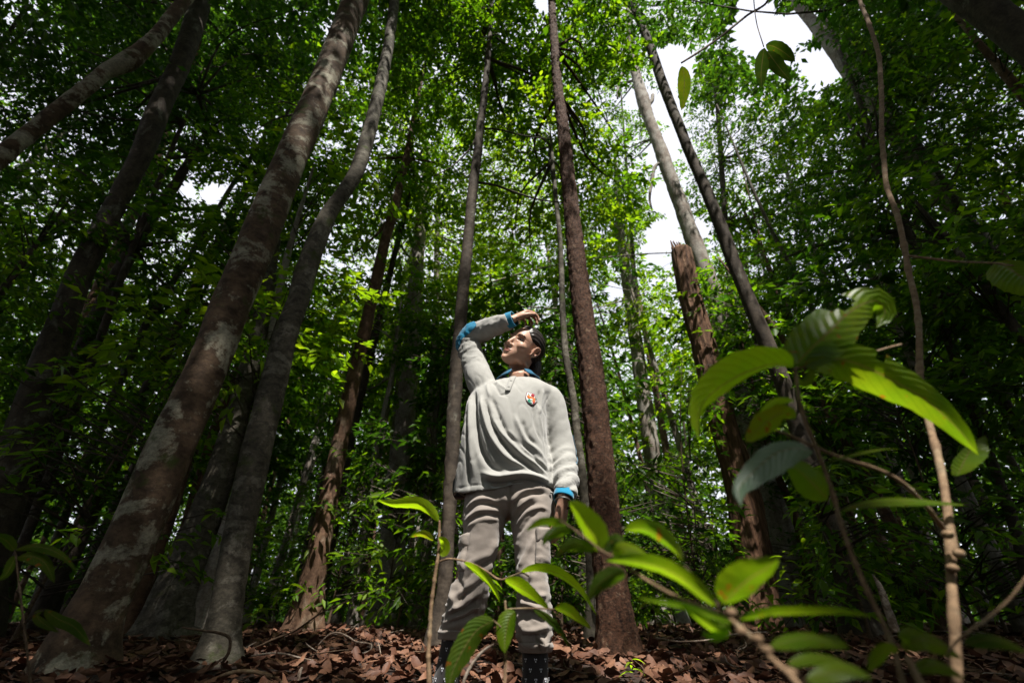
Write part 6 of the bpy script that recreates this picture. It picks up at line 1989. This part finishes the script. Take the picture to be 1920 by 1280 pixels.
# -- seedling at the left edge
lo = pv(60, 1290, 1.0); base = np.array([lo[0], 1.0, float(gz(lo[0], 1.0))])
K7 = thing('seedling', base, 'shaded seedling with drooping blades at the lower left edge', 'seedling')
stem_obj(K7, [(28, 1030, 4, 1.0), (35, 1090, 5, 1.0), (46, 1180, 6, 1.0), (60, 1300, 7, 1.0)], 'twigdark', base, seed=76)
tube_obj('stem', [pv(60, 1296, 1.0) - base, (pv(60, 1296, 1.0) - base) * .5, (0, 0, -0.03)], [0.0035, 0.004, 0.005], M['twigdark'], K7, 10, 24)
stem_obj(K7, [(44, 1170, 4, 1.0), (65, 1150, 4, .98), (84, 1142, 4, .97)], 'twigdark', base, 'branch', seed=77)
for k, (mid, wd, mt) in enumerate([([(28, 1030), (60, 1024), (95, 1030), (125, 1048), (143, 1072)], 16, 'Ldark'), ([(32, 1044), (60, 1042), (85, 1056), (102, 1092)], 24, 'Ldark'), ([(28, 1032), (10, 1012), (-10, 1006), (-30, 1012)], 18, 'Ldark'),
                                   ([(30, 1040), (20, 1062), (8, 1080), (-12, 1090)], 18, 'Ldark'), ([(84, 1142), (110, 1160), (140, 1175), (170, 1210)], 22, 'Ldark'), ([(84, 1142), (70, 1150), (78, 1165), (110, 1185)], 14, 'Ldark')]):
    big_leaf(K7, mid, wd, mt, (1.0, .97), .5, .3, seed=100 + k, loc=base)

# -- sprigs hanging into the sky gap at the top
a0 = pv(1412, -60, 1.5)
K8 = thing('hanging_sprig', a0, 'three dark oval leaves hanging on a thread-thin twig before the bright sky', 'leaf sprig')
stem_obj(K8, [(1405, -160, 3, 1.6), (1412, -20, 2.4, 1.5), (1418, 40, 2.2, 1.45), (1432, 88, 2.4, 1.4)], 'twigdark', a0, 'stem', False, 8)
big_leaf(K8, [(1433, 90), (1430, 110), (1427, 138), (1428, 166)], 24, 'Lsprig', (1.4, 1.42), .2, .15, seed=111, loc=a0)
big_leaf(K8, [(1438, 96), (1450, 112), (1466, 133), (1483, 153)], 25, 'Lsprig', (1.4, 1.38), .2, .15, seed=112, loc=a0)
big_leaf(K8, [(1436, 84), (1452, 88), (1472, 100), (1491, 116)], 25, 'Lsprig', (1.4, 1.40), .2, .15, seed=113, loc=a0)
a0 = pv(1290, -60, 1.7)
K9 = thing('hanging_sprig', a0, 'single yellow-green leaf hanging near the top, right of the leaning dark trunk', 'leaf sprig')
stem_obj(K9, [(1450, -120, 5, 1.9), (1440, 0, 5, 1.8), (1400, 30, 6, 1.75), (1350, 70, 6, 1.7), (1310, 98, 6, 1.65), (1278, 118, 5, 1.62)], 'twigdark', a0, 'stem', True, 9)
big_leaf(K9, [(1279, 124), (1283, 145), (1282, 175), (1278, 207)], 24, 'Lsprigy', (1.62, 1.62), .2, .15, seed=114, loc=a0)

# ------------------------------------------------------------------ fallen twigs, roots and small ground plants
def ground_twig(label, pts, mat='deadtwig', group=None, name='fallen_twig', cat='twig'):
    """pts (x,y,w,Y): on and just over the litter"""
    P3 = np.array([pv(q[0], q[1], q[3]) for q in pts]); RD = [q[2] / 2 * S(q[1], q[3]) for q in pts]
    loc = P3[0]
    T = tube_obj(name, P3 - loc, RD, M[mat], None, 8, 12 * len(pts), lambda TH, TT, RR, base, U: RR * (1 + 0.2 * fbm(base.reshape(-1, 3) * 40, 2).reshape(RR.shape)))
    T.location = loc; T['label'] = label; T['category'] = cat
    if group:
        T['group'] = group
    return T


ZG = lambda l: zz(200, 1100, 2.4, l)
ground_twig('thick curling root looping over the litter right of the grey mossy tree', [(x_, y_, w_, 3.0) for x_, y_, w_ in ZG([(560, 420, 6), (545, 385, 6), (520, 350, 6), (550, 290, 6), (552, 230, 5), (500, 205, 5), (430, 195, 4), (340, 182, 3)])], 'twigdark', name='root', cat='root')
ground_twig('long arched root crossing the litter before the grey mossy tree', [(x_, y_, w_, 2.75) for x_, y_, w_ in ZG([(490, 410, 5), (560, 385, 7), (640, 378, 7), (720, 395, 7), (790, 432, 7), (830, 470, 7)])], 'twig', name='root', cat='root')
ground_twig('long straight dark twig slanting up from the litter to the right of the grey tree', [(x_, y_, w_, 3.6) for x_, y_, w_ in ZG([(620, 300, 4), (740, 240, 4), (850, 195, 3), (960, 120, 3), (1090, 60, 2)])], 'twigdark')
ground_twig('pale arched dry twig over the litter left of the person', [(x_, y_, w_, 3.5) for x_, y_, w_ in ZG([(950, 262, 2), (1000, 215, 3), (1040, 205, 3), (1090, 225, 3), (1120, 245, 3), (1190, 258, 3), (1185, 285, 3), (1130, 310, 2), (1125, 360, 2)])])
ground_twig('thin dry twig lying level on the litter below the reddish tree', [(x_, y_, w_, 3.2) for x_, y_, w_ in ZG([(650, 310, 3), (730, 298, 3), (800, 300, 3), (860, 315, 3), (930, 330, 2)])])
ground_twig('short thick pale twig standing out of the litter near the bottom', [(x_, y_, w_, 2.6) for x_, y_, w_ in ZG([(862, 420, 5), (868, 385, 7), (880, 360, 4)])])
ground_twig('pale smooth twig leaning behind the spotted drooping leaf', [(866, 1290, 6, 1.3), (874, 1265, 6, 1.3), (890, 1238, 6, 1.3), (908, 1218, 5, 1.3), (926, 1207, 4, 1.3)])
ground_twig('dry twig lying on the litter right of the rough-barked trunk', [(1230, 1195, 3, 4.0), (1270, 1202, 3, 3.8), (1320, 1200, 3, 3.7), (1380, 1188, 3, 3.8), (1440, 1184, 2, 3.9)])
ground_twig('short pale twig lying among the leaves right of the person', [(x_, y_, w_, 3.0) for x_, y_, w_ in zz(960, 900, 2.824, [(1125, 925, 2), (1140, 960, 3), (1165, 980, 3), (1200, 990, 2)])])
ground_twig('split broken branch standing behind the thin leaning stem at the lower right', [(1680, 1185, 16, 3.6), (1664, 1140, 14, 3.6), (1650, 1100, 10, 3.6), (1636, 1076, 3, 3.6)], 'deadtwig', name='broken_branch', cat='branch')
rg = np.random.default_rng(31)
for k in range(64):
    Yk = rg.uniform(2.6, 5.5); xk = rg.uniform(-0.8, 0.85) * (Yk + .6); L_ = rg.uniform(0.12, 0.45); a_ = rg.uniform(0, 3.14)
    z0 = float(gz(xk, Yk)) + 0.045
    p = np.array([(0, 0, 0), (math.cos(a_) * L_ * .5 + rg.normal(0, .03), math.sin(a_) * L_ * .5, rg.uniform(0, .05)), (math.cos(a_) * L_, math.sin(a_) * L_, rg.uniform(-0.01, .08))])
    o_ = tube_obj('fallen_twig', p, [rg.uniform(.002, .005), .003, .0012], M[['deadtwig', 'twigdark'][k % 2]], None, 6, 14)
    o_.location = (xk, Yk, z0); o_['label'] = 'thin broken twig lying loose on the brown leaf litter'; o_['category'] = 'twig'; o_['group'] = 'loose twigs on the leaf litter'


def rosette(x, y, h, nl, L_, label, mat='Lgreen', group=None, seed=0, name='seedling', cat='seedling'):
    r_ = np.random.default_rng(seed); g = float(gz(x, y))
    T = thing(name, (x, y, g), label, cat, group)
    tube_obj('stem', [(0, 0, -.02), (r_.normal(0, .02), r_.normal(0, .02), h * .6), (0.01, 0, h)], [.004, .003, .0015], M['twigdark'], T, 6, 14)
    for k in range(nl):
        a_ = 2.4 * k + seed; hh = h * (0.35 + 0.65 * (k + 1) / nl)
        d = np.array([math.cos(a_), math.sin(a_), 0]); l_ = L_ * r_.uniform(.7, 1.2)
        nU = 7; V_, UV = [], []
        for i_ in range(nU):
            u = i_ / (nU - 1); w_ = 0.30 * l_ * math.sin(math.pi * min(1, u ** .8 + .01)) * .5 + .0006
            c_ = np.array([0, 0, hh]) + d * l_ * u + np.array([0, 0, l_ * (0.25 * u - 0.55 * u * u)])
            sdv = np.array([-d[1], d[0], 0])
            for s_ in (-1, -.5, 0, .5, 1):
                V_.append(c_ + sdv * w_ * s_ + np.array([0, 0, abs(s_) * w_ * .35])); UV.append((.5 + .5 * s_, u))
        i2 = np.arange(nU - 1)[:, None] * 5; j2 = np.arange(4)[None]; q_ = (i2 + j2).ravel()
        put('leaf', mesh_np('leaf', np.array(V_), np.column_stack([q_, q_ + 1, q_ + 6, q_ + 5]), True, np.array(UV)), M[mat], T)
    return T


def at_px(x, y, D):
    p = pv(x, y, D); return p[0], D


for k, (x_, D_, h, nl, L_, lb, mt) in enumerate([
    (1175, 2.75, .10, 5, .07, 'tiny green seedling sprouting from the litter right of the person', 'Lbright'),
    (1450, 5.0, .5, 9, .22, 'broad-leaved bush at the foot of the dark buttressed trunk', 'Lgreen'),
    (1560, 5.4, 1.0, 12, .25, 'glossy plant with long pointed leaves right of the dark buttressed trunk', 'Lgreen'),
    (1500, 5.8, .8, 11, .22, 'leafy plant half hidden beside the foot of the snag', 'Lgreen'),
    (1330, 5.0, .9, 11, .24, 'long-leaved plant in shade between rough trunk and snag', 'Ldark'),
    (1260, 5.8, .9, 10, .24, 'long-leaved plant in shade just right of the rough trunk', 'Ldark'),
    (1230, 4.6, .45, 8, .18, 'small plant at the right foot of the rough trunk', 'Lgreen'),
    (520, 4.4, .5, 7, .22, 'shaded seedling with arching leaves left of the reddish tree', 'Lgreen'),
    (480, 4.0, .3, 6, .16, 'little shaded seedling right of the grey mossy tree', 'Lgreen'),
    (1700, 4.2, .35, 7, .15, 'seedling with bright leaf behind the thin stem at lower right', 'Lgreen'),
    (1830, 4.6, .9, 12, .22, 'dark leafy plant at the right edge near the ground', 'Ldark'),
    (1120, 5.4, .6, 9, .2, 'leafy plant behind the foot of the rough trunk', 'Lgreen'),
    (1000, 5.8, .7, 10, .2, 'pointed leaves showing between the legs of the person', 'Lgreen'),
]):
    x, y = at_px(x_, 1150, D_)
    rosette(x, y, h, nl, L_, lb, mt, None, k + 3)

# ------------------------------------------------------------------ each background tree gets a label of its own, by its neighbours
marks = [(-1e9, 'left edge'), (120, 'blotched trunk'), (430, 'grey trunk'), (600, 'reddish trunk'), (735, 'thick pale trunk'), (950, 'person'), (1140, 'rough trunk'), (1400, 'snag'), (1585, 'leaning dark trunk'), (1785, 'climbing stem'), (1e9, 'right edge')]
# (ordinals run from the left of the picture)
ordn = ['first', 'second', 'third', 'fourth', 'fifth', 'sixth', 'seventh', 'eighth', 'ninth', 'tenth', 'eleventh', 'twelfth', 'thirteenth', 'fourteenth', 'fifteenth', 'sixteenth', 'seventeenth', 'eighteenth', 'nineteenth', 'twentieth']
short = {UL: 'slim understorey tree', US: 'low leafy sapling', UF: 'distant bare trunk'}
slots = {}
for o in list(sc.objects):
    if o.parent is None and o.get('label') in short:
        x_ = float(project([(o.location.x, o.location.y, o.location.z + 1.0)])[0][0])
        k = max(i for i, (mx_, _) in enumerate(marks) if mx_ <= x_)
        slots.setdefault((o['label'], k), []).append((x_, o))
for (lb, k), l in slots.items():
    l.sort(key=lambda q: q[0])
    a_, b_ = marks[k][1], marks[min(k + 1, len(marks) - 1)][1]
    for i_, (x_, o) in enumerate(l):
        o['label'] = '%s, %s from left between %s and %s' % (short[lb], ordn[min(i_, 19)], a_, b_)
